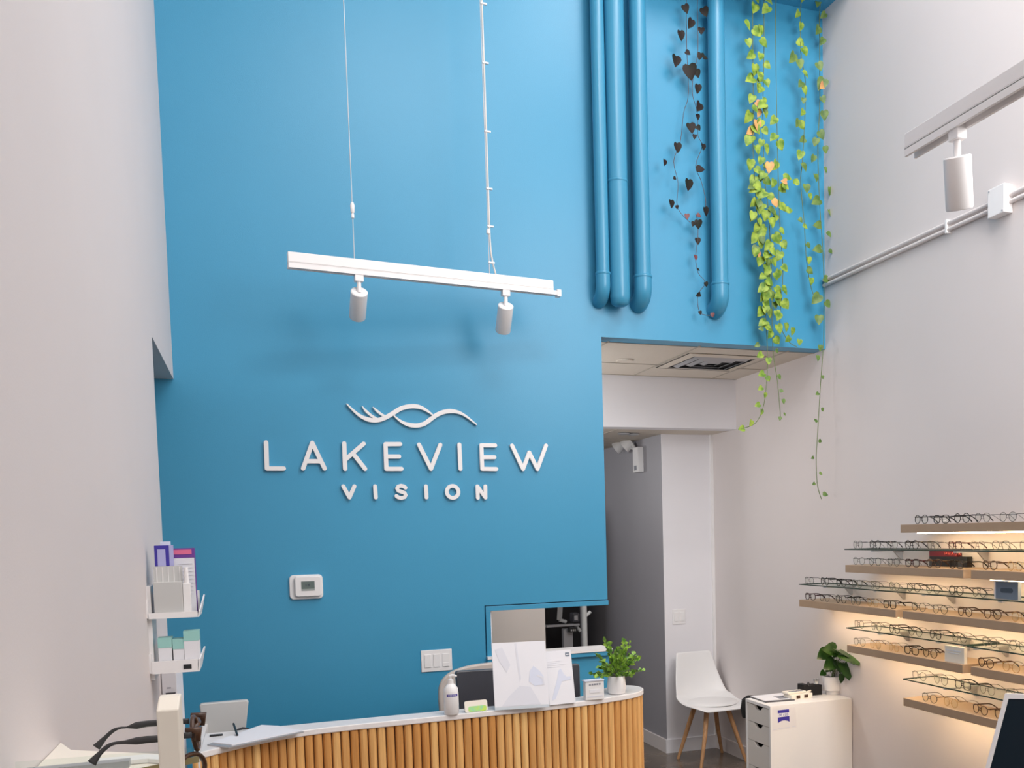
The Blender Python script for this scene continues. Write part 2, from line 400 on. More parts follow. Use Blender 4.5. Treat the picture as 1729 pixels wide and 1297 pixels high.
# ================================================================== WALL DEVICES
th = thing('thermostat', 'white rounded thermostat with grey display on the blue wall', 'thermostat', at(517, 991, 0))
def rrect(w_, h_, r, n=5):
    o = []
    for cx, cz, a0 in ((w_/2-r, h_/2-r, 0), (-w_/2+r, h_/2-r, 90), (-w_/2+r, -h_/2+r, 180), (w_/2-r, -h_/2+r, 270)):
        for k in range(n + 1):
            a = math.radians(a0 + 90*k/n); o.append((cx + r*math.cos(a), cz + r*math.sin(a)))
    return o
MB().prism([(x, 0, z) for x, z in rrect(.155, .118, .02)], (0, -.012, 0)).build('wall_plate', 'white', th, bevel=.003)
MB().prism([(x + .008, -.012, z + .003) for x, z in rrect(.122, .098, .012)], (0, -.018, 0)).build('housing', 'white', th, bevel=.004)
mb = MB(); mb.box((-.024, -.0306, -.018), (.038, -.0296, .028)); mb.build('display', 'screen', th)
mb = MB(); mb.box((-.024, -.0312, -.018), (.038, -.0305, -.009)); mb.cur = 1
for x0, z0, x1, z1 in ((-.004, .004, .000, .016), (.004, .004, .014, .007), (.004, .010, .014, .013), (.011, .004, .014, .016)): mb.box((x0, -.0312, z0), (x1, -.0305, z1))
mb.build('readout', ['lcdlight', 'slated'], th)
a = at(710.3, 1099.1, 0); b = at(763.5, 1129.9, 0)
sp = thing('light_switch', 'white three-gang wall switch plate on the blue wall above the counter', 'light switch', ((a.x+b.x)/2, 0, (a.z+b.z)/2 - .002))
w3, h3 = (b.x - a.x), (a.z - b.z) + .006
MB().box((-w3/2, -.006, -h3/2), (w3/2, 0, h3/2)).build('cover_plate', 'white', sp, bevel=.002)
for k in range(3):
    MB().box((-.0165 + (k-1)*.046, -.010, -.033), (.0165 + (k-1)*.046, -.0055, .033 if k < 2 else -.012)).build('rocker', 'white', sp, bevel=.001)
MB().box((.0295, -.0085, -.012), (.0625, -.0055, .033)).build('sensor_panel', 'whiteshell', sp)
a = at(1146, 1041.5, YB)
sp = thing('light_switch', 'white two-gang switch plate on the pale column behind the chair', 'light switch', a)
MB().box((-.052, -.006, -.055), (.052, 0, .055)).build('cover_plate', 'white', sp, bevel=.002)
for k in (-.5, .5): MB().box((-.0165 + k*.046, -.010, -.033), (.0165 + k*.046, -.0055, .033)).build('rocker', 'white', sp, bevel=.001)
# emergency light on the grey corridor wall
el = thing('emergency_light', 'white twin-head emergency light on the dark grey corridor wall', 'emergency light', (XG, 1.88, 2.195))
MB().box((-.05, -.045, -.095), (0, .055, .095)).build('battery_box', 'white', el, bevel=.004)
MB().box((-.0505, -.02, -.08), (-.0500, .03, -.045)).build('printed_label', 'ink', el)
for k, (y, dx) in enumerate(((.12, -.06), (.28, -.07))):
    d = Vector((-.6, .5, -.55)).normalized(); c = Vector((dx, y, .13))
    mb = MB(); mb.tube([c - d*.04, c - d*.01, c + d*.035], [.028, .045, .052], 16); mb.tube([c - d*.03, Vector((-.03, .04, .08))], .012, 8)
    mb.build('lamp_head', 'whiteshell', el, smooth=True)
# air diffuser
dv = thing('air_vent', 'square ceiling air diffuser with dark louvres in the tiled soffit', 'air vent', (2.708, .53, ZS - .003))
MB().box((-.265, -.235, -.002), (.265, .26, .0)).build('backing', 'blackmatte', dv)
for k in range(4):
    o_ = .262 - k*.064 - (.012 if k else 0); i_ = o_ - (.05 if k == 0 else .022); z0, z1 = -.003, (-.009 if k == 0 else -.016)
    mb = MB(); vs = [(-o_, -o_*.92, z0), (o_, -o_*.92, z0), (o_, o_*.92, z0), (-o_, o_*.92, z0), (-i_, -i_*.92, z1), (i_, -i_*.92, z1), (i_, i_*.92, z1), (-i_, i_*.92, z1)]
    vs += [(x, y, z + .003) for x, y, z in vs]
    fs = []
    for j in range(4):
        jj = (j+1) % 4; fs += [(j, jj, 4+jj, 4+j), (8+j, 12+j, 12+jj, 8+jj), (j, 8+j, 8+jj, jj), (4+j, 4+jj, 12+jj, 12+j)]
    mb.add(vs, fs); mb.build('louvre', 'tile' if k == 0 else 'greymetal', dv)
for x, y in ((1.98, .55),):
    p = on(1055, 608, 2, ZS)
    tag(MB().lathe([(.05, -.008), (.055, 0)], (p.x, p.y, ZS - .001)).build('ceiling_cap', 'tile', smooth=True), 'small round cover plate on the soffit tile beside the blue wall', 'cover plate')
for k, (px_, py_) in enumerate(((1053, 729), (1069, 730))):
    p = on(px_, py_ + 2, 2, ZL)
    tag(MB().lathe([(.04, -.008), (.045, 0)], (p.x, p.y, ZL - .003)).build('smoke_detector', 'greymetal', smooth=True),
        ('round grey ceiling cap above the corridor, nearer the blue wall', 'round grey ceiling cap above the corridor, nearer the white column')[k], 'ceiling cap')

# ================================================================== PIPES
yp = -.075
for i, (xa, xb, zb, lab) in enumerate((
        (1.737, 1.808, 2.855, 'thin blue pipe at the left of the three grouped pipes'),
        (1.812, 1.920, 2.845, 'thick blue pipe in the middle of the three grouped pipes'),
        (1.955, 2.045, 2.855, 'blue pipe at the right of the three grouped pipes'),
        (2.418, 2.510, 2.850, 'single blue pipe between the dark vine and the pothos'))):
    r = (xb - xa) / 2; cx = (xa + xb) / 2
    t = thing('wall_pipe', lab, 'pipe', (cx, yp, zb))
    MB().cyl((0, 0, .11), (0, 0, ZC - zb), r, n=32).build('pipe_run', 'bluepipe', t, smooth=True)
    if i == 1:
        MB().lathe([(r*.55, 0), (r*.85, .012), (r*1.0, .045), (r*1.01, .11)]).build('end_cap', 'bluepipe', t, smooth=True)
        MB().lathe([(r*1.02, 0), (r*1.05, .003), (r*1.05, .008), (r*1.02, .011)], (0, 0, .64)).build('tape_band', 'bluepipe', t, smooth=True)
    else:
        R_ = .075; pts = [(0, R_ - R_*math.cos(a), .10 - R_*math.sin(a)) for a in [math.pi/2*k/8 for k in range(9)]]
        pts = [(0, 0, .155)] + pts
        MB().tube([p for p in pts if p[1] <= .076], r*1.08, 24).build('elbow', 'bluepipe', t, smooth=True)
        MB().lathe([(r*1.08, 0), (r*1.14, .003), (r*1.14, .012), (r*1.08, .015)], (0, 0, .145)).build('collar', 'bluepipe', t, smooth=True)

# ================================================================== TRACK LIGHTS
def track_light(A, B, heads, label, cables, tall=.062, wide=.036, conn=True):
    """A, B: ends of the top edge line; local x along the rail"""
    A = Vector(A); B = Vector(B); d = (B - A); L = d.length; d.normalize(); ang = math.atan2(d.y, d.x)
    t = thing('track_light', label, 'track light', A, ang)
    R3 = Matrix.Rotation(-ang, 3, 'Z'); sl = (B.z - A.z) / L
    def z(x): return sl * x
    def seg(mb, x0, x1, y0, y1, z0, z1):
        vs = [(x, y, z(x) + q) for x in (x0, x1) for y in (y0, y1) for q in (z0, z1)]
        mb.add(vs, [(0,1,3,2), (4,6,7,5), (0,4,5,1), (2,3,7,6), (0,2,6,4), (1,5,7,3)])
    mb = MB(); seg(mb, 0, L, -wide/2, wide/2, -tall*.62, 0); mb.build('upper_rail', 'white', t, bevel=.002)
    mb = MB(); h0 = -tall; h1 = -tall*.64
    seg(mb, 0, L, -wide/2, -wide/2 + .009, h0, h1); seg(mb, 0, L, wide/2 - .009, wide/2, h0, h1)
    seg(mb, 0, L, -wide/2, wide/2, h1 - .004, h1 + .001)
    mb.build('lower_track', 'white', t, bevel=.001)
    if conn:
        mb = MB(); seg(mb, L, L + .03, -.013, .013, -tall, -tall + .022); seg(mb, L + .02, L + .042, -.017, .017, -tall - .006, -tall + .028); mb.build('power_feed', 'white', t, bevel=.002)
    for x, tilt in heads:
        b = Vector((x, 0, z(x) - tall))
        ad = MB().box((x-.019, -.016, b.z - .028), (x+.019, .016, b.z + .012)).build('adapter', 'white', t, bevel=.002)
        MB().cyl((x, 0, b.z - .028), (x, 0, b.z - .075), .010, n=12).build('stem', 'white', ad, smooth=True)
        dd = Vector(tilt).normalized()
        c = Vector((x, 0, b.z - .070))
        hd = MB().tube([c + dd*.000, c + dd*.003, c + dd*.136, c + dd*.140], [.034, .0375, .0375, .035], 32).build('lamp_head', 'white', t, smooth=True)
        MB().tube([c + dd*.1395, c + dd*.1405], .030, 24).build('lens', 'greymetal', hd, smooth=True)
    for pts, r, m, nm in cables:
        loc = [R3 @ (Vector(p) - A) for p in pts]
        MB().tube(loc, r, 8).build(nm, m, t, smooth=True)
    return t, R3, A
yT = -.43
A = on(485, 426, 1, yT); B = on(934, 474.5, 1, yT + .13)
A.z = B.z = (A.z + B.z) / 2
A = on(485, 426, 2, A.z); B = on(932, 475, 2, B.z)
def between(px_):                              # point of the rail's line under a pixel column
    best = None
    for k in range(401):
        p = A.lerp(B, k / 400); q = RM @ (p - CAM); x = F * q.x / q.z + PX
        if best is None or abs(x - px_) < best[0]: best = (abs(x - px_), p, k / 400)
    return best
c1 = between(598); c2 = between(827); c3 = between(836)
Lr = (B - A).length
h1 = between(604); h2 = between(853)
up = 2.6
k1 = [c1[1], c1[1] + Vector((-.006, 0, up))]; k2 = [c2[1], c2[1] + Vector((-.01, 0, up))]
e = c3[1]
el2 = catmull([e + Vector((.004, 0, 0)), e + Vector((-.010, 0, .06)), e + Vector((-.020, -.002, .15)), e + Vector((-.022, -.003, .45)), e + Vector((-.028, -.003, up))], 4)
tl, R3, A0 = track_light(A, B, [(h1[2]*Lr, (.07, .75, -.66)), (h2[2]*Lr, (.11, .66, -.75))],
    'white track light bar with two cylinder heads hanging before the blue wall',
    [(k1, .0022, 'steelcable', 'suspension_wire'), (k2, .0022, 'steelcable', 'suspension_wire'), (el2, .0045, 'cable', 'power_cord')], tall=.068)
g1 = R3 @ (c1[1] + Vector((0, 0, .215)) - A0)
MB().lathe([(.003, -.035), (.007, -.033), (.007, -.018), (.004, -.014), (.009, -.008), (.010, .022), (.006, .034), (.003, .036)], g1, 12).build('cable_gripper', 'white', tl, smooth=True)
g2 = R3 @ (c2[1] + Vector((0, 0, .205)) - A0)
MB().lathe([(.003, -.018), (.009, -.014), (.009, .004), (.003, .008)], g2, 12).build('cable_gripper', 'white', tl, smooth=True)
for dz in (.055, .225, .40, .665, .98, 1.25):
    q = R3 @ (c2[1] + Vector((.006, 0, dz)) - A0)
    MB().box((q.x - .010, q.y - .006, q.z - .003), (q.x + .020, q.y + .006, q.z + .004)).build('cable_tie', 'white', tl)
# track on the right, running along the room
E = on(1537, 228, 1, -2.45); XT = E.x
E2 = Vector((XT, -5.2, E.z))
tl, R3, A0 = track_light(E, E2, [(.20, (-.25, 0.28, -1))],
    'white ceiling track light with cylinder head before the right wall', [([Vector((XT, -3.6, E.z)), Vector((XT, -3.6, ZC))], .0022, 'steelcable', 'suspension_wire')], tall=.066, wide=.044, conn=False)

# conduit on the right wall
zc_ = on(1500, 431, 0, XR).z
cd = thing('wall_conduit', 'white twin surface conduit running along the upper right wall', 'conduit', (XR, -2, zc_))
MB().cyl((-.014, -4.5, .017), (-.014, 1.99, .017), .010, n=12).build('conduit_tube', 'wall', cd, smooth=True)
MB().cyl((-.014, -4.5, -.013), (-.014, 1.99, -.013), .010, n=12).build('conduit_tube', 'wall', cd, smooth=True)
for px_ in (1604,):
    p = on(px_, 385, 0, XR)
    MB().box((-.026, p.y + 2 - .006, -.03), (0, p.y + 2 + .006, .034)).build('clip', 'white', cd)
p = on(1690, 362, 0, XR - .02); 
jb = MB().box((-.05, p.y + 2 - .05, -.06), (0, p.y + 2 + .05, .065)).build('junction_box', 'white', cd, bevel=.003)
for dy, dz in ((-.04, -.05), (.04, .055)): MB().cyl((-.052, p.y + 2 + dy, dz), (-.049, p.y + 2 + dy, dz), .004, n=8).build('screw', 'greymetal', jb)

# ================================================================== TRAILING PLANTS
def heart(mb, c, size, tip, nrm, fold=.25):
    """heart leaf: c = stalk end, tip = direction to the point, nrm = face normal"""
    tip = Vector(tip).normalized(); nrm = Vector(nrm); nrm = (nrm - tip * nrm.dot(tip)).normalized(); s_ = tip.cross(nrm)
    half = [(0, 0.0), (.22, -.10), (.42, 0.02), (.50, .25), (.44, .50), (.26, .78), (0, 1.05)]
    ctr = [(0, 0.0), (0, .12), (0, .3), (0, .5), (0, .7), (0, .9), (0, 1.05)]
    vs = []
    for sg in (1, -1):
        for (x, y) in half: vs.append(c + (s_*x*sg + tip*y)*size + nrm*size*(abs(x)*fold - .25*y*y*.6))
    for (x, y) in ctr: vs.append(c + tip*y*size - nrm*size*(.25*y*y*.6))
    fs = []
    for i in range(6):
        fs.append((i, i+1, 15+i, 14+i)); fs.append((7+i+1, 7+i, 14+i, 15+i))
    mb.add(vs, fs)
def vine(name, label, cat, stems, leafsets, stem_m, r=.0022, Y=-.07, ztop=4.66):
    """stems: pixel paths on a plane just before the wall; leafsets: material -> list of (px, py, size, angle)"""
    root = thing(name, label, cat, (at(stems[0][0][0], stems[0][0][1], Y).x, Y, ztop))
    o = Vector(root.location)
    for st in stems:
        pts = [at(x, y, Y + .006*math.sin(i*2.1)) for i, (x, y) in enumerate(st)]
        if st[0][1] <= 90: pts = [Vector((pts[0].x + .01, -.12, ztop)), Vector((pts[0].x + .005, Y, (ztop + pts[0].z)/2 + .1))] + pts
        MB().tube([p - o for p in catmull(pts, 4)], r, 6).build('stem', stem_m, root, smooth=True)
    for nm, m_, leaves in leafsets:
        if not leaves: continue
        mb = MB()
        for (x, y, s_, an) in leaves:
            p = at(x, y, Y - random.uniform(.0, .03)); a = math.radians(an)
            tip = Vector((math.sin(a), random.uniform(-.35, .1), -math.cos(a)))
            nrm = Vector((random.uniform(-.5, .5), -1, random.uniform(-.1, .5)))
            base = p - tip.normalized() * s_ * .5
            heart(mb, base - o, s_, tip, nrm)
        mb.build(nm, m_, root, smooth='all')
    return root
def zz(l, ox, oy, s): return [(ox + x/s, oy + y/s) for x, y in l]
# dark heart-leaf vine (strands beside the pipe)
st1 = zz([(540, 15), (545, 120), (545, 230), (525, 300), (510, 430), (480, 520), (500, 620), (497, 730), (555, 800)], 960, 80, 2.703)
st2 = zz([(590, 15), (572, 110), (565, 210), (588, 300), (590, 400), (610, 450), (580, 540), (605, 610), (625, 690), (625, 740)], 960, 80, 2.703)
st3 = zz([(580, 760), (590, 800), (590, 870), (580, 960), (592, 1030), (625, 1075), (590, 1130), (600, 1210), (652, 1225)], 960, 80, 2.703)
dl = [(491,62,.062,-8),(555,112,.080,5),(600,40,.04,-20),(588,120,.04,20),(590,190,.045,0),(595,272,.055,-25),(560,368,.055,8),(590,318,.03,10),(593,368,.03,30),(575,408,.026,-10),(615,455,.036,0),
      (498,458,.050,5),(439,526,.034,-5),(485,598,.02,60),(548,628,.058,0),(603,556,.046,95),(470,715,.042,5),(495,730,.02,0),(627,750,.046,20),(592,808,.046,0),(570,806,.03,-30),(590,885,.036,5),
      (593,1015,.018,70),(628,1082,.026,20),(592,1130,.028,-60),(601,1212,.022,10),(545,25,.03,60),(625,48,.03,90)]
rl = [(541,772,.030,0),(580,960,.030,5),(657,1222,.024,0),(595,768,.026,60)]
vine('trailing_heartleaf', 'dark-leaved trailing vine hanging beside the single blue pipe', 'hanging plant', [st1, st2, st3],
     [('leaves', 'leafD', [(960+x/2.703, 80+y/2.703, s, a) for x, y, s, a in dl] + [(1150, 60, .05, 10), (1166, 40, .05, -20), (1158, 15, .045, 20), (1184, 52, .04, -10), (1190, 20, .05, 15), (1148, -20, .05, 0)]), ('reddish_leaves', 'leafR', [(960+x/2.703, 80+y/2.703, s, a) for x, y, s, a in rl])], 'stemD', r=.0016, Y=-.06)
def up_leaves(path, n, s0, s1, rg_):
    x0 = path[0][0]
    return [(x0 + rg_.uniform(-9, 9), -60 + 146*(k + rg_.random()*.7)/n, rg_.uniform(s0, s1), rg_.choice((-1, 1))*rg_.uniform(0, 60)) for k in range(n)]
def along(path, n, y0, y1, spread, s0, s1, rng):
    out = []
    for k in range(n):
        y = y0 + (y1 - y0) * (k + rng.random()*.8) / n
        for (xa, ya), (xb, yb) in zip(path, path[1:]):
            if min(ya, yb) <= y <= max(ya, yb):
                x = xa + (xb - xa) * (y - ya) / (yb - ya + 1e-6); break
        else: continue
        sg = 1 if (k % 2) else -1
        out.append((x + sg * rng.uniform(.3, 1) * spread, y, rng.uniform(s0, s1), sg * rng.uniform(0, 65)))
    return out
rg = random.Random(3)
sa = [(1271, 87), (1272, 180), (1271, 240), (1276, 330), (1282, 420), (1290, 450), (1292, 520), (1296, 600), (1294, 650), (1288, 690), (1275, 715), (1252, 724)]
sb = [(1290, 87), (1288, 200), (1291, 300), (1297, 350), (1301, 420), (1303, 480), (1304, 560), (1306, 600), (1312, 640), (1316, 680), (1318, 706)]
sc_ = [(1310, 87), (1312, 220), (1315, 330), (1318, 400), (1322, 450), (1320, 500), (1317, 545), (1330, 575), (1346, 586)]
lv = up_leaves(sa, 8, .045, .06, rg) + up_leaves(sb, 6, .045, .06, rg) + along(sa, 12, 88, 300, 9, .045, .065, rg) + along(sa, 26, 300, 560, 9, .042, .062, rg) + along(sb, 16, 90, 320, 7, .040, .058, rg) + along(sb, 24, 320, 585, 13, .042, .062, rg)
lv += along(sc_, 3, 200, 300, 6, .04, .06, rg) + along(sc_, 16, 300, 560, 9, .04, .058, rg)
lv += [(1283, 600, .042, -60), (1298, 610, .038, 0), (1286, 632, .044, -70), (1297, 640, .032, 20), (1284, 656, .034, -60), (1292, 668, .03, 0), (1279, 684, .034, -70), (1286, 696, .034, -10), (1268, 715, .036, -20), (1252, 724, .040, -80),
       (1338, 560, .044, 0), (1330, 573, .04, -40), (1350, 578, .036, -10), (1327, 315, .05, 70), (1330, 300, .05, 80), (1333, 355, .046, 100), (1306, 232, .052, -50)]
lg = [(1312, 593, .026, 40), (1316, 637, .03, 30), (1320, 660, .024, 90), (1323, 678, .028, 10), (1325, 700, .02, 40), (1317, 707, .022, -10), (1280, 345, .045, -30), (1285, 555, .03, -90), (1278, 583, .03, -60), (1303, 500, .05, 10)] + along(sa, 8, 300, 540, 10, .035, .05, rg) + along(sb, 6, 100, 560, 8, .035, .05, rg)
ly = [(1281, 190, .05, -10), (1279, 212, .058, 15), (1266, 222, .05, -50), (1299, 283, .055, 0), (1309, 343, .045, 40), (1281, 176, .04, 50), (1324, 306, .035, -90), (1281, 430, .036, 0)]
vine('trailing_pothos', 'thickest yellow-green pothos vine, leafy strands hanging before the blue wall', 'hanging plant', [sa, sb, sc_],
     [('leaves', 'leafP', lv), ('dark_leaves', 'leafPd', lg), ('yellowed_leaves', 'leafY', ly)], 'stemG', Y=-.10)
sd = [(1352, 87), (1360, 140), (1358, 220), (1354, 280), (1352, 310), (1358, 380), (1361, 430), (1366, 470), (1374, 500), (1378, 510)]
lv = [(1338, 98, .06, -30), (1359, 87, .05, 30), (1351, 108, .05, 10), (1360, 125, .045, 40), (1352, 142, .045, -40), (1359, 153, .045, 30), (1357, 170, .032, -10), (1355, 190, .04, -30), (1347, 208, .045, -20), (1354, 212, .045, 40), (1355, 236, .045, -60), (1351, 262, .052, -20), (1358, 282, .05, 30), (1345, 306, .044, 150), (1362, 318, .05, 0), (1368, 332, .036, 20), (1352, 372, .03, 40), (1360, 383, .034, 60), (1365, 415, .034, 40), (1366, 440, .04, 10), (1368, 458, .045, 60), (1370, 475, .04, 0), (1378, 505, .066, -40)]
vine('trailing_pothos', 'slender middle pothos strand hanging between the thick vine and the corner', 'hanging plant', [sd], [('leaves', 'leafP', lv[1::2] + up_leaves(sd, 6, .04, .055, rg)), ('dark_leaves', 'leafPd', lv[0::2])], 'stemG', Y=-.08)
se = [(1384, 87), (1384, 180), (1381, 240), (1382, 300), (1385, 360), (1389, 420), (1391, 470), (1391, 560), (1389, 600), (1386, 640), (1383, 690), (1380, 740), (1378, 775), (1380, 818), (1387, 843)]
lv = [(1384, 112, .05, 20), (1387, 142, .07, -30), (1390, 168, .04, 20), (1392, 195, .05, 10), (1387, 228, .05, 30), (1377, 240, .045, -20), (1394, 253, .038, 20), (1373, 268, .04, -20), (1394, 287, .036, 20), (1378, 300, .045, 10), (1401, 323, .046, 10), (1378, 340, .062, -60), (1402, 360, .044, 20), (1380, 380, .05, -80), (1400, 396, .036, 40), (1403, 425, .03, 60), (1380, 421, .055, -80), (1396, 472, .045, 70), (1398, 514, .045, 50), (1383, 540, .055, -10), (1385, 588, .036, 0), (1381, 605, .034, 0),
      (1389, 637, .022, 10), (1380, 665, .026, -60), (1389, 692, .022, 30), (1377, 710, .026, -150), (1385, 745, .024, 70), (1372, 773, .022, -60), (1386, 800, .022, 60), (1374, 817, .022, -60), (1394, 835, .032, 80)]
vine('trailing_pothos', 'long green pothos strand in the corner, hanging past the soffit edge', 'hanging plant', [se], [('leaves', 'leafPd', lv + up_leaves(se, 6, .04, .055, rg)), ('yellowed_leaves', 'leafY', [(1388, 145, .045, -40)])], 'stemG', Y=-.06)
# planter on the ledge (above the picture)
tp = thing('planter_trough', 'white planter trough on the ledge above the blue wall opening', 'planter', (2.65, -.17, 4.66))
mb = MB(); mb.box((-.5, -.12, 0), (.5, .12, .02)); mb.box((-.5, -.12, 0), (-.48, .12, .2)); mb.box((.48, -.12, 0), (.5, .12, .2)); mb.box((-.5, -.12, 0), (.5, -.1, .2)); mb.box((-.5, .1, 0), (.5, .12, .2)); mb.build('trough', 'white', tp)
MB().box((-.48, -.1, .02), (.48, .1, .18)).build('soil', 'soil', tp)

# ================================================================== RECEPTION COUNTER
ZT = .945
front = catmull([(-.205, -1.43, 0), (-.13, -1.365, 0), (-.03, -1.29, 0), (.09, -1.228, 0), (.25, -1.192, 0), (.5, -1.18, 0), (.8, -1.166, 0), (1.1, -1.15, 0), (1.28, -1.125, 0), (1.42, -1.088, 0), (1.52, -1.045, 0), (1.575, -.985, 0), (1.592, -.92, 0), (1.575, -.86, 0), (1.52, -.825, 0)], 8)
back = catmull([(1.48, -.835, 0), (1.40, -.90, 0), (1.30, -1.0, 0), (1.18, -1.045, 0), (.9, -1.06, 0), (.5, -1.07, 0), (.1, -1.08, 0), (-.205, -1.10, 0)], 6)
rc = thing('reception_counter', 'curved reception counter with vertical oak slats and white stone top', 'reception counter', (.7, -1.1, 0))
o = Vector((.7, -1.1, 0))
loop = [Vector((p.x, p.y, ZT - .022)) - o for p in front + back]
MB().prism(loop, (0, 0, .022)).build('stone_top', 'counter', rc, bevel=.003)
# slats
def resample(P, step):
    out = [(P[0], (P[1]-P[0]).normalized())]; d = 0
    for a, b in zip(P, P[1:]):
        L = (b - a).length; t = step - d
        while t <= L:
            out.append((a.lerp(b, t / L), (b - a).normalized())); t += step
        d = (d + L) % step if L < step - d or True else 0
        d = L - (t - step)
    return out
inset = []
for i, p in enumerate(front):
    a = front[max(i-1, 0)]; c = front[min(i+1, len(front)-1)]; t_ = (c - a).normalized(); n_ = Vector((t_.y, -t_.x, 0))
    inset.append(p - n_ * .020)
RS = resample(inset, .0335)
mb = MB(); cols = []
for i, (p, t_) in enumerate(RS):
    n_ = Vector((t_.y, -t_.x, 0)); hw = .0145; dp = .016
    prof = [(-hw, 0), (-hw, dp*.45), (-hw*.72, dp*.85), (-hw*.25, dp), (hw*.25, dp), (hw*.72, dp*.85), (hw, dp*.45), (hw, 0)]
    poly = [p + t_*x + n_*y - o for x, y in prof]
    nb = len(mb.f); mb.prism([q + Vector((0, 0, .06)) for q in poly], (0, 0, ZT - .022 - .06)); c_ = random.random()
    if random.random() < .12: c_ = 1.0
    else: c_ *= .75
    cols += [c_] * (len(mb.f) - nb)
sl = mb.build('slat_cladding', 'slat', rc)
at_ = sl.data.attributes.new('slat', 'FLOAT', 'FACE'); at_.data.foreach_set('value', cols)
mb = MB(); n_pts = len(inset)
loopb = [Vector((p.x, p.y, .0)) - o for p in inset] + [Vector((p.x, p.y - .0, 0)) - o for p in catmull([(1.49, -.86, 0), (1.32, -1.015, 0), (1.18, -1.065, 0), (.5, -1.10, 0), (-.18, -1.13, 0)], 5)]
MB().prism(loopb, (0, 0, ZT - .024)).build('core', 'slatback', rc)
MB().box(Vector((-.225, -1.43, 0)) - o, Vector((-.205, -.62, ZT)) - o).build('end_panel', 'counter', rc, bevel=.002)
MB().box(Vector((-.205, -1.05, .70)) - o, Vector((1.34, -.62, .73)) - o).build('work_surface', 'counter', rc)

# ---- things on the counter
def on_top(x, y): return on(x, y, 2, ZT)
p = on_top(764, 1207)
bt = thing('pump_bottle', 'white pump lotion bottle with blue band standing on the counter', 'bottle', (p.x, p.y + .015, ZT))
MB().lathe([(.026, 0), (.029, .004), (.029, .085), (.027, .103), (.018, .115), (.012, .121), (.012, .126)], n=28).build('body', 'whiteshell', bt, smooth=True)
cp = MB(); cp.lathe([(.012, .124), (.012, .136), (.005, .138), (.005, .150)], n=16); cp.tube([(-.004, 0, .150), (.008, -.004, .153), (.022, -.012, .150)], [.006, .0065, .004], 8); cp.build('pump', 'whiteshell', bt, smooth=True)
mb = MB()
def wraparc(mb, r, a0, a1, z0, z1, n=8):
    vs = []
    for k in range(n + 1):
        a = math.radians(a0 + (a1 - a0)*k/n); vs += [(r*math.cos(a), r*math.sin(a), z0), (r*math.cos(a), r*math.sin(a), z1)]
    mb.add(vs, [(2*k, 2*k+2, 2*k+3, 2*k+1) for k in range(n)])
wraparc(mb, .0293, -135, -45, .073, .082); mb.build('blue_band', 'violet', bt)
mb = MB()
for k in range(6): wraparc(mb, .0295, -122 + k*11.5, -116 + k*11.5, .0755, .0795, 2)
mb.build('band_lettering', 'paper', bt)
# card with lime print
p = on_top(806, 1203)
cdh = thing('business_card_holder', 'small white card holder with lime green print beside the lotion bottle', 'card holder', (p.x, p.y + .01, ZT), .06)
q = Matrix.Rotation(math.radians(-14), 3, 'X')
mb = MB(); mb.prism([Vector((x, 0, z + .023)) for x, z in rrect(.092, .046, .008)], (0, .010, 0)); mb.v = [tuple(q @ Vector(v)) for v in mb.v]; mb.build('card', 'cream', cdh)
mb = MB(); mb.prism([Vector((x + .004, -.0008, z + .013)) for x, z in rrect(.074, .022, .008)], (0, .0007, 0)); mb.v = [tuple(q @ Vector(v)) for v in mb.v]; mb.build('printed_picture', 'lime', cdh)
MB().box((-.046, -.006, 0), (.046, .022, .004)).build('foot', 'acrylic', cdh)
# brochure stands (leaning back)
def leaning(name, label, cat, A, B, topL, Hpix_y, lean, m, depth=.012, extras=None, group=None):
    """A, B: left/right foot points on the counter"""
    A = Vector(A); B = Vector(B); L = (B - A).length; ang = math.atan2(B.y - A.y, B.x - A.x)
    t = thing(name, label, cat, (A + B)/2, ang)
    # height so that the top edge meets the pixel row
    best = None
    for k in range(10, 60):
        h = k / 100 * 1.0
        c = A + Vector((-(B-A).y, (B-A).x, 0)).normalized() * h * math.sin(lean) + Vector((0, 0, h * math.cos(lean)))
        qq = RM @ (c - CAM); y = F*qq.y/qq.z + PY
        if best is None or abs(y - Hpix_y) < best[0]: best = (abs(y - Hpix_y), h)
    H = best[1]; Q = Matrix.Rotation(-lean, 3, 'X')
    def put(mb, nm, mm, **k): mb.v = [tuple(Q @ Vector(v)) for v in mb.v]; return mb.build(nm, mm, t, **k)
    put(MB().box((-L/2, 0, 0), (L/2, depth, H)), 'panel', m)
    return t, L, H, put
A_, B_ = on_top(836, 1200), on_top(927.5, 1194)
t, L, H, put = leaning('brochure_stand', 'large white brochure stand with faint picture on the counter', 'brochure stand', A_, B_, None, 1087, math.radians(13), 'paper')
L2 = L/2
mb = MB()
def poly(mb, pts, y, t_=.0006): mb.prism([Vector((x, y, z)) for x, z in pts], (0, t_, 0))
poly(mb, [(-L2*.9, H*.90), (-L2*.62, H*.93), (-L2*.35, H*.66), (-L2*.5, H*.55), (-L2*.75, H*.72)], -.0008)
poly(mb, [(-L2*.15, H*.98), (-L2*.08, H*.98), (L2*.02, H*.45), (-L2*.03, H*.40), (-L2*.10, H*.70)], -.0008)
poly(mb, [(-L2*.75, H*.05), (L2*.7, H*.05), (L2*.35, H*.32), (-L2*.05, H*.34), (-L2*.45, H*.2)], -.0008)
put(mb, 'grey_picture', 'papergrey')
mb = MB(); poly(mb, [(L2*.35, H*.55), (L2*.5, H*.63), (L2*.72, H*.55), (L2*.86, H*.46), (L2*.82, H*.34), (L2*.5, H*.33), (L2*.3, H*.40)], -.0009)
put(mb, 'blue_picture', 'paperblue')
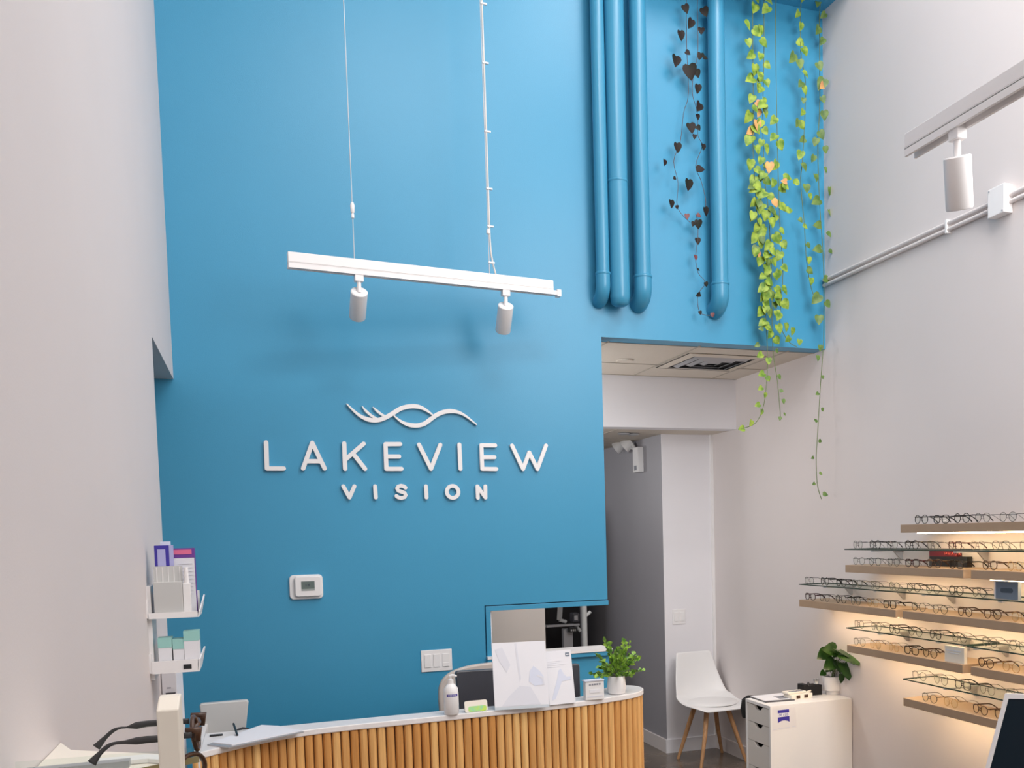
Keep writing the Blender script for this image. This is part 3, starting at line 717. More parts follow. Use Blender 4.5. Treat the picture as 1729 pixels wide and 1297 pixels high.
mb = MB(); poly(mb, [(L2*.62, H*.50), (L2*.84, H*.46), (L2*.88, H*.34), (L2*.80, H*.33), (L2*.80, H*.43), (L2*.60, H*.47)], -.0014); put(mb, 'dark_strokes', 'papergrey')
put(MB().box((-L2 - .003, -.004, 0), (L2 + .003, -.0025, .012)), 'clear_lip', 'acrylic')
put(MB().box((-L2*.6, .012, 0), (L2*.6, .016, H*.5)), 'back_support', 'acrylic')
A_, B_ = on_top(928, 1191), on_top(972, 1186.5)
t, L, H, put = leaning('brochure_stand', 'narrow white leaflet stand with small blue emblem on the counter', 'brochure stand', A_, B_, None, 1100, math.radians(11), 'paper', depth=.010)
L2 = L/2
mb = MB(); mb.box((L2*.55, -.0012, H*.88), (L2*.85, -.0002, H*.95)); put(mb, 'blue_emblem', 'slate')
mb = MB(); mb.box((L2*.60, -.0018, H*.905), (L2*.80, -.0010, H*.925)); put(mb, 'emblem_band', 'paper')
mb = MB()
for k, (a, b) in enumerate(((-.9, .1), (-.9, -.2), (-.9, .4), (-.9, .0))): mb.box((L2*a, -.001, H*(.80 - k*.035)), (L2*b, -.0002, H*(.806 - k*.035)))
put(mb, 'printed_lines', 'papergrey')
mb = MB(); poly(mb, [(-L2*.1, H*.62), (L2*.1, H*.66), (L2*.3, H*.55), (L2*.5, H*.5), (L2*.9, H*.5), (L2*.8, H*.44), (L2*.1, H*.42), (-L2*.5, H*.1), (-L2*.8, H*.08), (-L2*.2, H*.5)], -.0008); put(mb, 'blue_picture', 'paperblue')
# little calendar box and plant
p = on_top(1005, 1182)
bx = thing('sign_block', 'small white sign block with grey lettering beside the potted plant', 'sign block', (p.x, p.y + .012, ZT), .05)
MB().box((-.042, -.010, 0), (.042, .018, .082)).build('block', 'acrylic' if 0 else 'whiteshell', bx, bevel=.002)
MB().box((-.046, -.014, .080), (.042, .020, .084)).build('top_flap', 'paperblue', bx)
for k in range(5): MB().box((-.026 + k*.011, -.0112, .062), (-.018 + k*.011, -.0100, .069)).build('printed_mark', 'ink', bx)
MB().box((-.034, -.0108, .012), (.034, -.0100, .018)).build('printed_line', 'papergrey', bx)
MB().box((-.024, -.0115, .030), (.022, -.0100, .044)).build('raised_plate', 'paper', bx)
p = on_top(1045.5, 1173)
pp = thing('potted_plant', 'small bushy green plant in white pot at the counter end', 'potted plant', (p.x, p.y + .03, ZT))
MB().lathe([(.030, 0), (.037, .004), (.041, .02), (.040, .045), (.036, .075), (.034, .078), (.031, .074), (.031, .066)], n=36).build('pot', 'white', pp, smooth=True)
MB().lathe([(.030, .062), (.030, .068)]).build('soil', 'soil', pp)
rg = random.Random(11); mb = MB(); ms = MB(); mb.cur = 0
tips = []
for k in range(42):
    a = rg.uniform(0, 2*math.pi); e_ = rg.uniform(-.25, 1.35); L_ = rg.uniform(.06, .125) * (1.25 if e_ > 1.0 else 1.0)
    d = Vector((math.cos(a)*math.cos(e_), math.sin(a)*math.cos(e_), math.sin(e_)))
    if k == 0: d = Vector((-.3, 0, 1)).normalized(); L_ = .15
    if k == 1: d = Vector((1, .1, .5)).normalized(); L_ = .13
    if k == 2: d = Vector((.9, -.2, .05)).normalized(); L_ = .12
    s0 = Vector((0, 0, .068)); e1 = s0 + Vector((0, 0, .02)) + d*L_
    pth = catmull([s0, s0 + Vector((d.x*.02, d.y*.02, .03)), e1], 4); ms.tube(pth, .0012, 5)
    for j in range(7):
        u = .3 + .7*j/6; c = s0.lerp(e1, u) + Vector((0, 0, .015*(1-u)))
        for sg in (1, -1):
            ax = Vector((rg.uniform(-1, 1), rg.uniform(-1, 1), rg.uniform(-.3, .9))).normalized()
            sz = rg.uniform(.012, .020); n2 = d.cross(ax); n2 = n2 if n2.length > .1 else Vector((0, -1, .3))
            heart(mb, c, sz, ax, n2, .2)
mb.build('foliage', 'leafB', pp, smooth='all'); ms.build('stems', 'stemG', pp)
# papers and pen
pts = [on_top(350, 1259.5), on_top(386, 1264), on_top(513, 1237.5), on_top(470, 1229), on_top(440, 1227.5)]
cb = thing('clipboard', 'grey clipboard with white papers lying on the left counter end', 'clipboard', (0, 0, ZT))
q = [Vector((p.x, p.y, 0)) for p in pts]
MB().prism([(v.x, v.y, .0005) for v in q], (0, 0, .004)).build('board', 'greymetal', cb)
c = sum(q, Vector())/len(q)
qq = [c + (v - c)*.93 + Vector((.004, .012, .0045)) for v in q]
MB().prism(qq, (0, 0, .003)).build('paper_sheets', 'paper', cb)
a1, b1 = on_top(395, 1236), on_top(401, 1246)
tag(MB().tube([a1 + Vector((0, 0, .030)), b1 + Vector((0, -.01, .012))], .0038, 10).build('pen', 'black', smooth=True), 'short black pen lying on the papers at the left counter end', 'pen')
a1 = on_top(365, 1243)
tag(MB().box((a1.x - .022, a1.y - .008, ZT), (a1.x + .022, a1.y + .008, ZT + .006)).build('eyeglass_clip', 'black', bevel=.002), 'small flat black clip at the back edge of the counter', 'clip')
a1 = on_top(410, 1234.5)
tag(MB().tube([(a1.x - .02, a1.y, ZT + .006), (a1.x, a1.y + .002, ZT + .009), (a1.x + .02, a1.y + .004, ZT + .006)], [.003, .005, .003], 10).build('cable_end', 'black', smooth=True), 'tiny black cable end near the pen on the counter', 'cable')

# ---- behind the counter: terminal, monitor, chair
yD = -.90
a1, b1, c1_, d1 = at(336, 1189, yD), at(420, 1182, yD), at(415, 1232, yD), at(344, 1242, yD)
dv = thing('payment_terminal', 'pale grey desktop screen seen from behind at the left counter end', 'screen', ((a1.x+b1.x)/2, yD, .73))
o = Vector(dv.location)
def rnd(P, r):                                  # rounds the corners of a 3D outline
    out = []; n = len(P)
    for i in range(n):
        a, b, c = P[i-1], P[i], P[(i+1) % n]; u = (a-b).normalized(); v = (c-b).normalized()
        for k in range(5):
            t = k/4; out.append((b + u*r)*(1-t)**2 + b*2*t*(1-t) + (b + v*r)*t*t)
    return out
P4 = [a1 - o, b1 - o, c1_ - o, d1 - o]
MB().prism(rnd(P4, .012), (0, .030, 0)).build('casing', 'chairbeige' if 0 else 'frost', dv, bevel=.006, smooth=True)
MB().box((-.02, .005, .012), (.02, .025, .16)).build('stand_post', 'frost', dv)
MB().box((-.07, -.03, 0), (.07, .07, .012)).build('stand_foot', 'frost', dv, bevel=.003)
yM = -.74
a1, b1, c1_ = at(769, 1134, yM), at(979, 1121, yM), at(979, 1195, yM)
mo = thing('computer_monitor', 'dark grey computer monitor seen from behind the leaflet stands', 'monitor', ((a1.x+b1.x)/2, yM, .73))
o = Vector(mo.location); zt = a1.z; zb_ = .83
P4 = [Vector((a1.x, yM, zt)) - o, Vector((b1.x, yM, b1.z)) - o, Vector((b1.x, yM, zb_)) - o, Vector((a1.x + .02, yM, zb_)) - o]
MB().prism(rnd(P4, .014), (0, .03, 0)).build('casing', 'dark', mo, bevel=.005, smooth=True)
MB().box((-.03, .02, .008), (.03, .04, .22)).build('stand_post', 'dark', mo)
MB().box((-.11, -.06, 0), (.11, .10, .01)).build('stand_foot', 'dark', mo)
yC = -.40
ch = thing('office_chair', 'beige rounded office chair back behind the dark monitor', 'chair', (at(862, 1150, yC).x, yC - .12, 0))
o = Vector(ch.location)
mb = MB(); arch = []
W_ = at(862, 1150, yC).x - at(741, 1180, yC).x; ztop = at(858, 1117, yC).z
for k in range(25):
    a = math.pi * k / 24; arch.append(Vector((-W_*math.copysign(abs(math.cos(a))**.6, math.cos(a)), .12, ztop - .16 + .16*abs(math.sin(a))**.62)))
outl = [Vector((-W_*.97, .12, .55))] + arch + [Vector((W_*.97, .12, .55))]
MB().prism(outl, (0, .03, 0)).build('backrest', 'chairbeige', ch, bevel=.008, smooth=True)
MB().prism([Vector((x*.22*2, y*.22*2 - .06, .44)) for x, y in rrect(1, 1, .25)], (0, 0, .06)).build('seat', 'chairbeige', ch, bevel=.015)
MB().box((-.03, .13, .40), (.03, .16, .62)).build('back_post', 'dark', ch)
MB().cyl((0, 0, .06), (0, 0, .44), .025).build('gas_post', 'dark', ch, smooth=True)
for k in range(5):
    a = 2*math.pi*k/5 + .3; lg_ = MB().tube([(0, 0, .09), (.24*math.cos(a), .24*math.sin(a), .06)], [.02, .012], 8).build('base_arm', 'dark', ch, smooth=True)
    MB().tube([(.24*math.cos(a) - .012, .24*math.sin(a), .026), (.24*math.cos(a) + .012, .24*math.sin(a), .026)], .026, 14).build('caster', 'black', lg_, smooth=True)

# ================================================================== ROOM BEHIND THE PASS-THROUGH
yq = 1.5
a1 = at(828, 1035, yq); b1 = at(920, 1035, yq)
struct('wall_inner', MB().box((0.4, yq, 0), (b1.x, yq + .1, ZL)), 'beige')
struct('wall_inner_side', MB().box((0.3, TH, 0), (0.4, 8.4, ZL)), 'beige')
struct('ceiling_4', MB().box((.4, TH, ZL), (XD - .6, 1.115, ZL + .04)), 'tile')
struct('wall_opening_side', MB().box((XD - .62, TH, ZL), (XD - .6, 1.115, ZS + .05)), 'tile')
# exam instrument stand, seen through the opening
ye = 2.6
def e_(x, y, Y=ye): return at(x, y, Y)
cb2 = thing('dark_room_block', 'black block standing in for the shade of the inner room behind the opening', 'cabinet', (0, ye + .35, 0))
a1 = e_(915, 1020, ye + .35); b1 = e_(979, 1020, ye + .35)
MB().box((a1.x, 0, 0), (b1.x, .4, 1.9)).build('carcass', 'blackmatte', cb2)  # black block stands in for the shade of the inner room
st = thing('exam_instrument_stand', 'grey eye-exam instrument stand seen through the pass-through window', 'medical equipment', (e_(953, 1100).x, ye, 0))
o = Vector(st.location)
def bar(nm, a, b, r, m='frost', par=None, flat=None): return MB().tube([e_(*a) - o, e_(*b) - o], r, 10 if r < .02 else 4, flat=flat).build(nm, m, par or st)
px0 = e_(952, 1100).x - o.x
mb = MB(); mb.box((e_(951.5, 1065).x - o.x, 0, 0), (e_(967, 1065).x - o.x, .05, e_(960, 1062).z)); mb.build('column', 'greymetal', st)
mb = MB(); mb.box((e_(921, 1057).x - o.x, -.04, e_(921, 1059).z), (e_(976, 1053).x - o.x, .02, e_(976, 1052.5).z)); mb.build('instrument_arm', 'greymetal', st)
bar('bent_arm', (946, 1024), (944.5, 1047), .022); bar('bent_arm', (944.5, 1047), (956, 1050), .014)
bar('chin_rest', (971, 1055), (980, 1066), .014)
mb = MB(); a = e_(964, 1035) - o; b = e_(976, 1050) - o; mb.box((a.x, -.05, b.z), (b.x, .04, a.z)); mb.build('optics_head', 'dark', st, bevel=.01)
mb = MB(); mb.box((a.x + .01, -.055, b.z + .02), (b.x - .02, -.05, a.z - .02)); mb.build('optics_plate', 'greymetal', st)
mb = MB(); a = e_(957, 1058.5) - o; b = e_(970, 1066) - o; mb.box((a.x, -.08, b.z), (b.x, -.02, a.z)); mb.build('control_box', 'black', st)
mb = MB()
for k in range(3): mb.box((a.x + .008 + k*.016, -.083, b.z + .01), (a.x + .018 + k*.016, -.080, b.z + .026))
mb.build('indicator_marks', 'frost', st)
MB().box((-.25, -.2, 0), (.25, .2, .04)).build('base', 'greymetal', st)
# coat stand pole
yk = 1.9
a1 = at(982, 1024, yk); b1 = at(988, 1101, yk)
ck = thing('coat_stand', 'pale grey coat stand pole with angled hook by the dark corridor', 'coat stand', (b1.x, yk, 0))
o = Vector(ck.location)
MB().cyl((0, 0, 0), (0, 0, 1.75), .021, n=16).build('pole', 'frost', ck, smooth=True)
a = at(985, 1044, yk) - o; b = at(997, 1033, yk) - o
MB().tube([a, b], .013, 12).build('hook', 'frost', ck, smooth=True)
MB().tube([Vector((0, 0, 1.6)), Vector((-.10, 0, 1.7))], .013, 12).build('hook', 'frost', ck, smooth=True)
MB().lathe([(.17, 0), (.17, .015), (.03, .03)]).build('base', 'frost', ck, smooth=True)

# ================================================================== SIDE CHAIR
sc_pos = (2.975, 1.16, 0)
ch = thing('side_chair', 'white moulded shell chair with four splayed wooden legs by the column', 'chair', sc_pos, math.radians(4))
secs = []   # cross-sections running from the seat front over the seat to the backrest top: (y, z, half width, side lift)
prof = [(-.235, .395, .16, .0), (-.225, .410, .195, .002), (-.15, .418, .225, .006), (-.05, .408, .235, .018), (.05, .405, .232, .035), (.12, .420, .225, .055), (.17, .46, .212, .058),
        (.195, .53, .195, .045), (.210, .60, .178, .03), (.222, .67, .162, .018), (.232, .735, .150, .010), (.236, .760, .140, .004)]
NS = 13; vs = []; fs = []
for (y, z, hw, lift) in prof:
    for k in range(NS):
        u = -1 + 2*k/(NS-1); 
        if z > .45: vs.append((hw*u, y - lift*u*u*1.0, z))
        else: vs.append((hw*u, y - (lift*.4*u*u), z + lift*u*u*.8 - (.0 if y > -.2 else .0)))
for i in range(len(prof)-1):
    for k in range(NS-1): fs.append((i*NS+k, i*NS+k+1, (i+1)*NS+k+1, (i+1)*NS+k))
mb = MB(); mb.add(vs, fs); sh = mb.build('shell', 'whiteshell', ch, smooth='all')
sd = sh.modifiers.new('solid', 'SOLIDIFY'); sd.thickness = .012; sd.offset = 0
ss = sh.modifiers.new('subd', 'SUBSURF'); ss.levels = 2; ss.render_levels = 2
cu = MB(); cu.lathe([(.02, .012), (.14, .016), (.175, .010), (.185, 0)], (0, -.03, .0), 32); cu.v = [(x*1.02, y*.95, z + .424) for x, y, z in cu.v]
cu.build('seat_pad', 'frost' if 0 else 'whiteshell', ch, smooth=True)
MB().box((-.09, -.11, .372), (.09, .09, .398)).build('leg_frame', 'oak', ch, bevel=.004)
for sx in (-1, 1):
    for sy in (-1, 1):
        MB().tube([(sx*.085, -.01 + sy*.085, .385), (sx*.125, -.01 + sy*.125, .22), (sx*.185, -.01 + sy*.165, 0)], [.018, .016, .011], 12).build('leg', 'oak', ch, smooth=True)

# ================================================================== DRAWER UNIT
CX0, CX1, CY0, CY1, CZ = 2.650, 3.192, -.24, .045, .65
dr = thing('drawer_unit', 'white drawer unit with four cut-out pulls against the right wall', 'drawer unit', ((CX0+CX1)/2, (CY0+CY1)/2, 0))
o = Vector(dr.location)
mb = MB()
mb.box(Vector((CX0, CY0, 0)) - o, Vector((CX1, CY0 + .016, CZ)) - o); mb.box(Vector((CX0, CY1 - .016, 0)) - o, Vector((CX1, CY1, CZ)) - o)
mb.box(Vector((CX0, CY0 + .016, CZ - .018)) - o, Vector((CX1, CY1 - .016, CZ)) - o); mb.box(Vector((CX1 - .01, CY0 + .016, 0)) - o, Vector((CX1, CY1 - .016, CZ - .018)) - o)
mb.box(Vector((CX0 + .02, CY0 + .016, 0)) - o, Vector((CX1 - .01, CY1 - .016, .02)) - o)
mb.build('carcass', 'cabinet', dr, bevel=.001)
MB().box(Vector((CX0 + .05, CY0 + .017, .021)) - o, Vector((CX1 - .02, CY1 - .017, CZ - .02)) - o).build('interior', 'blackmatte', dr)
zs = [CZ - .020, CZ - .125, CZ - .235, CZ - .385, CZ - .52, .02]
ys0, ys1 = CY0 + .018, CY1 - .018; ym = (ys0 + ys1)/2
for a, b in zip(zs, zs[1:]):
    zt, zb_ = a - .002, b + .001
    pl = [(CX0 + .004, ys0, zb_), (CX0 + .004, ys1, zb_), (CX0 + .004, ys1, zt)]
    hw, dp = .055, .026
    for k in range(11):
        u = k/10; yy = ym + hw - 2*hw*u; e2 = min(1, min(u, 1-u)/.32); e2 = e2*e2*(3-2*e2); pl.append((CX0 + .004, yy, zt - dp*e2))
    pl.append((CX0 + .004, ys0, zt))
    # triangulate as columns to keep the notch clean
    top = [(ys1, zt)] + [(p[1], p[2]) for p in pl[3:-1]] + [(ys0, zt)]
    mb = MB()
    for (ya, za), (yb_, zb2) in zip(top, top[1:]):
        vs = [Vector((x, y, z)) - o for x in (CX0 + .004, CX0 + .020) for y, z in ((ya, zb_), (yb_, zb_), (yb_, zb2), (ya, za))]
        mb.add(vs, [(0,1,2,3), (7,6,5,4), (2,6,7,3), (0,4,5,1)])
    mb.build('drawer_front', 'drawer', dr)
# brand square sticker on the side
yS = CY0 - .0006
stk = thing('brand_sticker', 'square violet-blue sticker with white band on the white drawer unit side', 'sticker', (0, 0, 0))
def zp(x, y): return at(1240 + x/8.2625, 1140 + y/8.2625, yS)
def quad(mb, pts, t_=.0006): mb.prism([zp(*p) for p in pts], (0, -t_, 0))
mb = MB(); quad(mb, [(530, 462), (850, 450), (868, 730), (532, 785)], .0003); mb.build('clear_backing', 'whitefilm', stk)
mb = MB(); quad(mb, [(605, 492), (760, 476), (762, 520), (605, 536)], .0008)
n = 10; topy = [(606, 592), (766, 572)]
for k in range(n):
    u0, u1 = k/n, (k+1)/n
    f_ = lambda u: 672 - 20*u - 30*(1 - (2*u-1)**2)
    quad(mb, [(606 + 160*u0, 592 - 20*u0), (606 + 160*u1, 592 - 20*u1), (608 + 160*u1, f_(u1)), (608 + 160*u0, f_(u0))], .0008)
mb.build('blue_field', 'violet', stk)
mb = MB(); quad(mb, [(605, 536), (762, 520), (766, 572), (606, 592)], .0008); mb.build('white_band', 'paper', stk)
def pix_text(par, mname, txt, x0, y0, w_, h_, gap, slope, sw, tt, unproj):
    G = {'Z': [((0,1),(1,1)),((1,1),(0,0)),((0,0),(1,0))], 'E': [((0,0),(0,1)),((0,1),(1,1)),((0,.5),(.8,.5)),((0,0),(1,0))], 'I': [((.5,0),(.5,1))], 'S': [((1,1),(0,1)),((0,1),(0,.5)),((0,.5),(1,.5)),((1,.5),(1,0)),((1,0),(0,0))],
         'P': [((0,0),(0,1)),((0,1),(1,1)),((1,1),(1,.5)),((1,.5),(0,.5))], 'R': [((0,0),(0,1)),((0,1),(1,1)),((1,1),(1,.5)),((1,.5),(0,.5)),((.4,.5),(1,0))], 'A': [((0,0),(.5,1)),((.5,1),(1,0)),((.2,.4),(.8,.4))], 'D': [((0,0),(0,1)),((0,1),(.7,1)),((.7,1),(1,.7)),((1,.7),(1,.3)),((1,.3),(.7,0)),((.7,0),(0,0))],
         'X': [((0,0),(1,1)),((0,1),(1,0))], 'T': [((0,1),(1,1)),((.5,1),(.5,0))], 'U': [((0,1),(0,0)),((0,0),(1,0)),((1,0),(1,1))], 'L': [((0,1),(0,0)),((0,0),(1,0))], 'N': [((0,0),(0,1)),((0,1),(1,0)),((1,0),(1,1))], 'O': [((0,0),(0,1)),((0,1),(1,1)),((1,1),(1,0)),((1,0),(0,0))],
         '-': [((0,.5),(1,.5))], ' ': []}
    for i, c in enumerate(txt):
        if c == ' ': continue
        mb = MB()
        for a, b in G.get(c, []):
            p0 = unproj(x0 + i*gap + a[0]*w_, y0 + (i*gap + a[0]*w_)*slope - a[1]*h_); p1 = unproj(x0 + i*gap + b[0]*w_, y0 + (i*gap + b[0]*w_)*slope - b[1]*h_)
            mb.tube([p0 + tt, p1 + tt], sw, 4)
        mb.build('letter', mname, par)
pix_text(stk, 'violet', 'ZEISS', 618, 577, 18, 28, 28, -.12, .0011, Vector((0, -.0010, 0)), zp)
mb = MB(); quad(mb, [(545, 762), (600, 754), (600, 762), (545, 770)], .0005); quad(mb, [(610, 745), (690, 734), (690, 744), (610, 755)], .0005); quad(mb, [(700, 732), (775, 722), (775, 732), (700, 742)], .0005); quad(mb, [(805, 715), (850, 709), (850, 719), (805, 725)], .0005); mb.build('blurred_caption', 'papergrey', stk)
# things on the drawer unit
def cabp(x, y): return on(x, y, 2, CZ)
mg = thing('magazine', 'dark-covered magazine lying on the white drawer unit', 'magazine', (0, 0, CZ))
q = [cabp(x, y) for x, y in ((1266, 1178), (1293, 1187), (1342, 1183), (1330, 1171))]; q = [Vector((p.x, p.y, 0)) for p in q]
MB().prism(q, (0, 0, .006)).build('pages', 'dark', mg)
c = sum(q, Vector())/4
MB().prism([c + (v-c)*.90 + Vector((-.004, .012, .006)) for v in q], (0, 0, .0012)).build('cover_photo', 'paper', mg)
MB().prism([c + (v-c)*Vector((1, 1, 1)).x*.42 + Vector((.05, -.02, .0072)) for v in q], (0, 0, .0008)).build('cover_print', 'ink', mg)
p = cabp(1355, 1180)
bxs = thing('frame_display_tray', 'cream display tray stacked with small boxes on the drawer unit', 'tray', (p.x - .02, p.y + .02, CZ), math.radians(4))
MB().box((-.065, -.03, 0), (.085, .05, .030)).build('tray', 'cream', bxs, bevel=.003)
MB().box((-.075, -.01, .030), (.055, .055, .042)).build('lid', 'cream', bxs, bevel=.003)
for k in (0, 1): MB().box((-.030 + k*.055, -.0312, .006), (-.004 + k*.055, -.0298, .024)).build('window_print', 'tort', bxs)
MB().box((-.05, -.005, .042), (-.01, .02, .045)).build('dark_tag', 'ink', bxs); MB().box((.00, .0, .042), (.04, .02, .045)).build('dark_tag', 'ink', bxs)
MB().cyl((.085, .03, .026), (.115, .03, .032), .005, n=8).build('peg', 'cream', bxs)
p = cabp(1380, 1176)
bk = thing('black_display_case', 'black accessory case behind the pot on the drawer unit', 'case', (p.x + .0, -.06, CZ))
x0 = at(1357, 1160, -.06).x - p.x; x1 = at(1388, 1160, -.06).x - p.x
mb = MB(); mb.box((x0, 0, 0), (x1, .07, .060)); mb.box((x0, 0, .06), (x0 + .035, .07, .068)); mb.build('case', 'blackmatte', bk, bevel=.002)
MB().tube([(x0 + .045, .02, .060), (x0 + .045, .02, .080)], [.012, .004], 10).build('knob', 'black', bk, smooth=True)
p2 = at(1379, 1150, -.04)
gf = thing('figurine', 'small grey and white trinket on top of the black case', 'ornament', (p2.x, -.035, CZ + .060))
MB().lathe([(.006, 0), (.016, .004), (.015, .016), (.006, .020)]).build('base', 'frost', gf, smooth=True)
for k in (-1, 1): MB().box((k*.010 - .008, -.006, .020), (k*.010 + .008, .006, .036)).build('charm', 'greymetal', gf, bevel=.003)
p = cabp(1412, 1172)
pt = thing('potted_plant', 'glossy dark-leaved plant in white footed pot on the drawer unit', 'potted plant', (p.x - .01, p.y + .02, CZ))
MB().lathe([(.044, 0), (.046, .002), (.046, .016), (.050, .020), (.060, .026), (.061, .034), (.061, .108), (.057, .108), (.056, .098)], n=40).build('pot', 'white', pt, smooth=True)
MB().lathe([(.055, .088), (.055, .098)]).build('soil', 'soil', pt)
def zl(x, y): return 1360 + x/9.264, 1060 + y/9.264
o = Vector(pt.location); yl = o.y
spec = [((450, 520), (300, 640, .0), .075), ((480, 540), (560, 700, 0), .10), ((600, 560), (700, 800, 0), .105), ((350, 370), (200, 480, 0), .055), ((600, 420), (450, 430, 0), .06), ((560, 720), (570, 870, 0), .075), ((620, 430), (830, 540, 0), .095), ((300, 690), (235, 740, 0), .04), ((380, 600), (400, 690, 0), .07), ((520, 350), (700, 430, 0), .07), ((480, 345), (290, 340, 0), .06), ((640, 470), (760, 550, 0), .07), ((560, 560), (640, 760, 0), .09), ((440, 500), (330, 700, 0), .07)]
mb = MB(); ms = MB()
for k, (b0, t0, s_) in enumerate(spec):
    yy = yl + [-.05, -.04, -.02, 0, .02][k % 5]
    def inroom(p_, y_):
        q_ = at(*p_, y_)
        return q_ if q_.x < XR - .02 else on(*p_, 0, XR - .02)
    B0 = inroom(zl(*b0), yy) - o; T0 = inroom(zl(*t0[:2]), yy - .012) - o
    tip = (T0 - B0); L_ = tip.length
    heart(mb, B0, L_, tip, Vector((.2*math.sin(k*1.7), -1, .45)), .22)
    root = Vector((.015*math.sin(k), .01*math.cos(k), .095)); mid = root.lerp(B0, .6) + Vector((0, 0, .03))
    ms.tube(catmull([root, mid, B0], 5), .0016, 6)
mb.build('foliage', 'leafM', pt, smooth='all'); ms.build('stems', 'stemG', pt)
# dark object beside chair (bag seen behind the drawer unit)
p = at(1257, 1200, .12)
tag(MB().lathe([(.02, 0), (.05, .01), (.06, .06), (.05, .12), (.02, .14)], (p.x + .062, .16, .50), 20).build('black_bin' if 0 else 'hanging_bag', 'blackmatte', smooth=True), 'black rounded bag hanging behind the white drawer unit', 'bag')

# ================================================================== EYEGLASS SHELVES
XF = XR - .20
def wood_shelf(y0, y1, z, label, drop=.046):
    """y0 > y1, z = top"""
    t = thing('display_shelf', label, 'shelf', (XR, (y0+y1)/2, z), group=None)
    h = abs(y0 - y1)/2
    MB().box((-.20, -h, -.040), (0, h, 0)).build('board', 'shelfwood', t, bevel=.001)
    MB().box((-.155, -h + .05, -drop), (-.135, h - .07, -.0402)).build('light_strip', 'led', t)
    return t
def glass_shelf(y0, y1, z, label, brackets):
    t = thing('glass_shelf', label, 'shelf', (XR, (y0+y1)/2, z)); h = abs(y0 - y1)/2; c = (y0+y1)/2
    mb = MB(); mb.box((-.198, -h, -.006), (-.002, h, 0)); mb.cur = 1; mb.box((-.2, -h, -.006), (-.198, h, 0)); mb.box((-.198, h, -.006), (0, h + .002, 0)); mb.box((-.198, -h - .002, -.006), (0, -h, 0)); mb.box((-.002, -h, -.006), (0, h, 0))
    mb.build('pane', ['shelfglass', 'glassedge'], t)
    for yb in brackets:
        mb = MB(); mb.box((-.19, yb - c - .012, -.014), (0, yb - c + .012, -.0065)); mb.prism([(-.06, yb - c - .004, -.014), (0, yb - c - .004, -.014), (0, yb - c - .004, -.060), (-.012, yb - c - .004, -.060)], (0, .008, 0))
        mb.build('bracket', 'greymetal', t)
    return t
DZ = -.06
rows = {'w1': 1.708+DZ, 'g2': 1.585+DZ, 'w2': 1.497+DZ, 'g3': 1.374+DZ, 'w3': 1.280+DZ, 'g4': 1.155+DZ, 'w4': 1.060+DZ, 'g5': .939+DZ, 'w5': .842+DZ}
wood_shelf(-.942, -1.88, rows['w1'], 'topmost beige wooden eyewear shelf on the right wall')
wood_shelf(-.470, -1.385, rows['w2'], 'second beige wooden shelf down, left board, under the red and black box', .0425)
wood_shelf(-1.435, -2.35, rows['w2'], 'second beige wooden shelf down, right board reaching the picture edge')
wood_shelf(0.0, -.900, rows['w3'], 'third beige wooden shelf down, left board reaching furthest left')
wood_shelf(-.955, -1.87, rows['w3'], 'third beige wooden shelf down, right board under the slate blue card')
wood_shelf(-.480, -1.380, rows['w4'], 'fourth beige wooden shelf down, left board with cream card at its end')
wood_shelf(-1.433, -2.35, rows['w4'], 'fourth beige wooden shelf down, right board at the picture edge')
wood_shelf(-.958, -1.87, rows['w5'], 'lowest beige wooden eyewear shelf, partly behind the navy board')
glass_shelf(-.464, -1.95, rows['g2'], 'topmost glass shelf above the red and black box', (-.70, -1.32, -1.75))
glass_shelf(0.0, -1.95, rows['g3'], 'second glass shelf down, with the slate blue card on it', (-.25, -.72, -1.10, -1.6))
glass_shelf(-.473, -1.395, rows['g4'], 'third glass shelf down, left pane', (-.75, -1.2))
glass_shelf(-1.41, -2.3, rows['g4'] - .004, 'third glass shelf down, right pane at the picture edge', (-1.45, -2.0))
glass_shelf(-.954, -1.95, rows['g5'], 'lowest glass shelf above the lowest wooden shelf', (-1.25, -1.7))

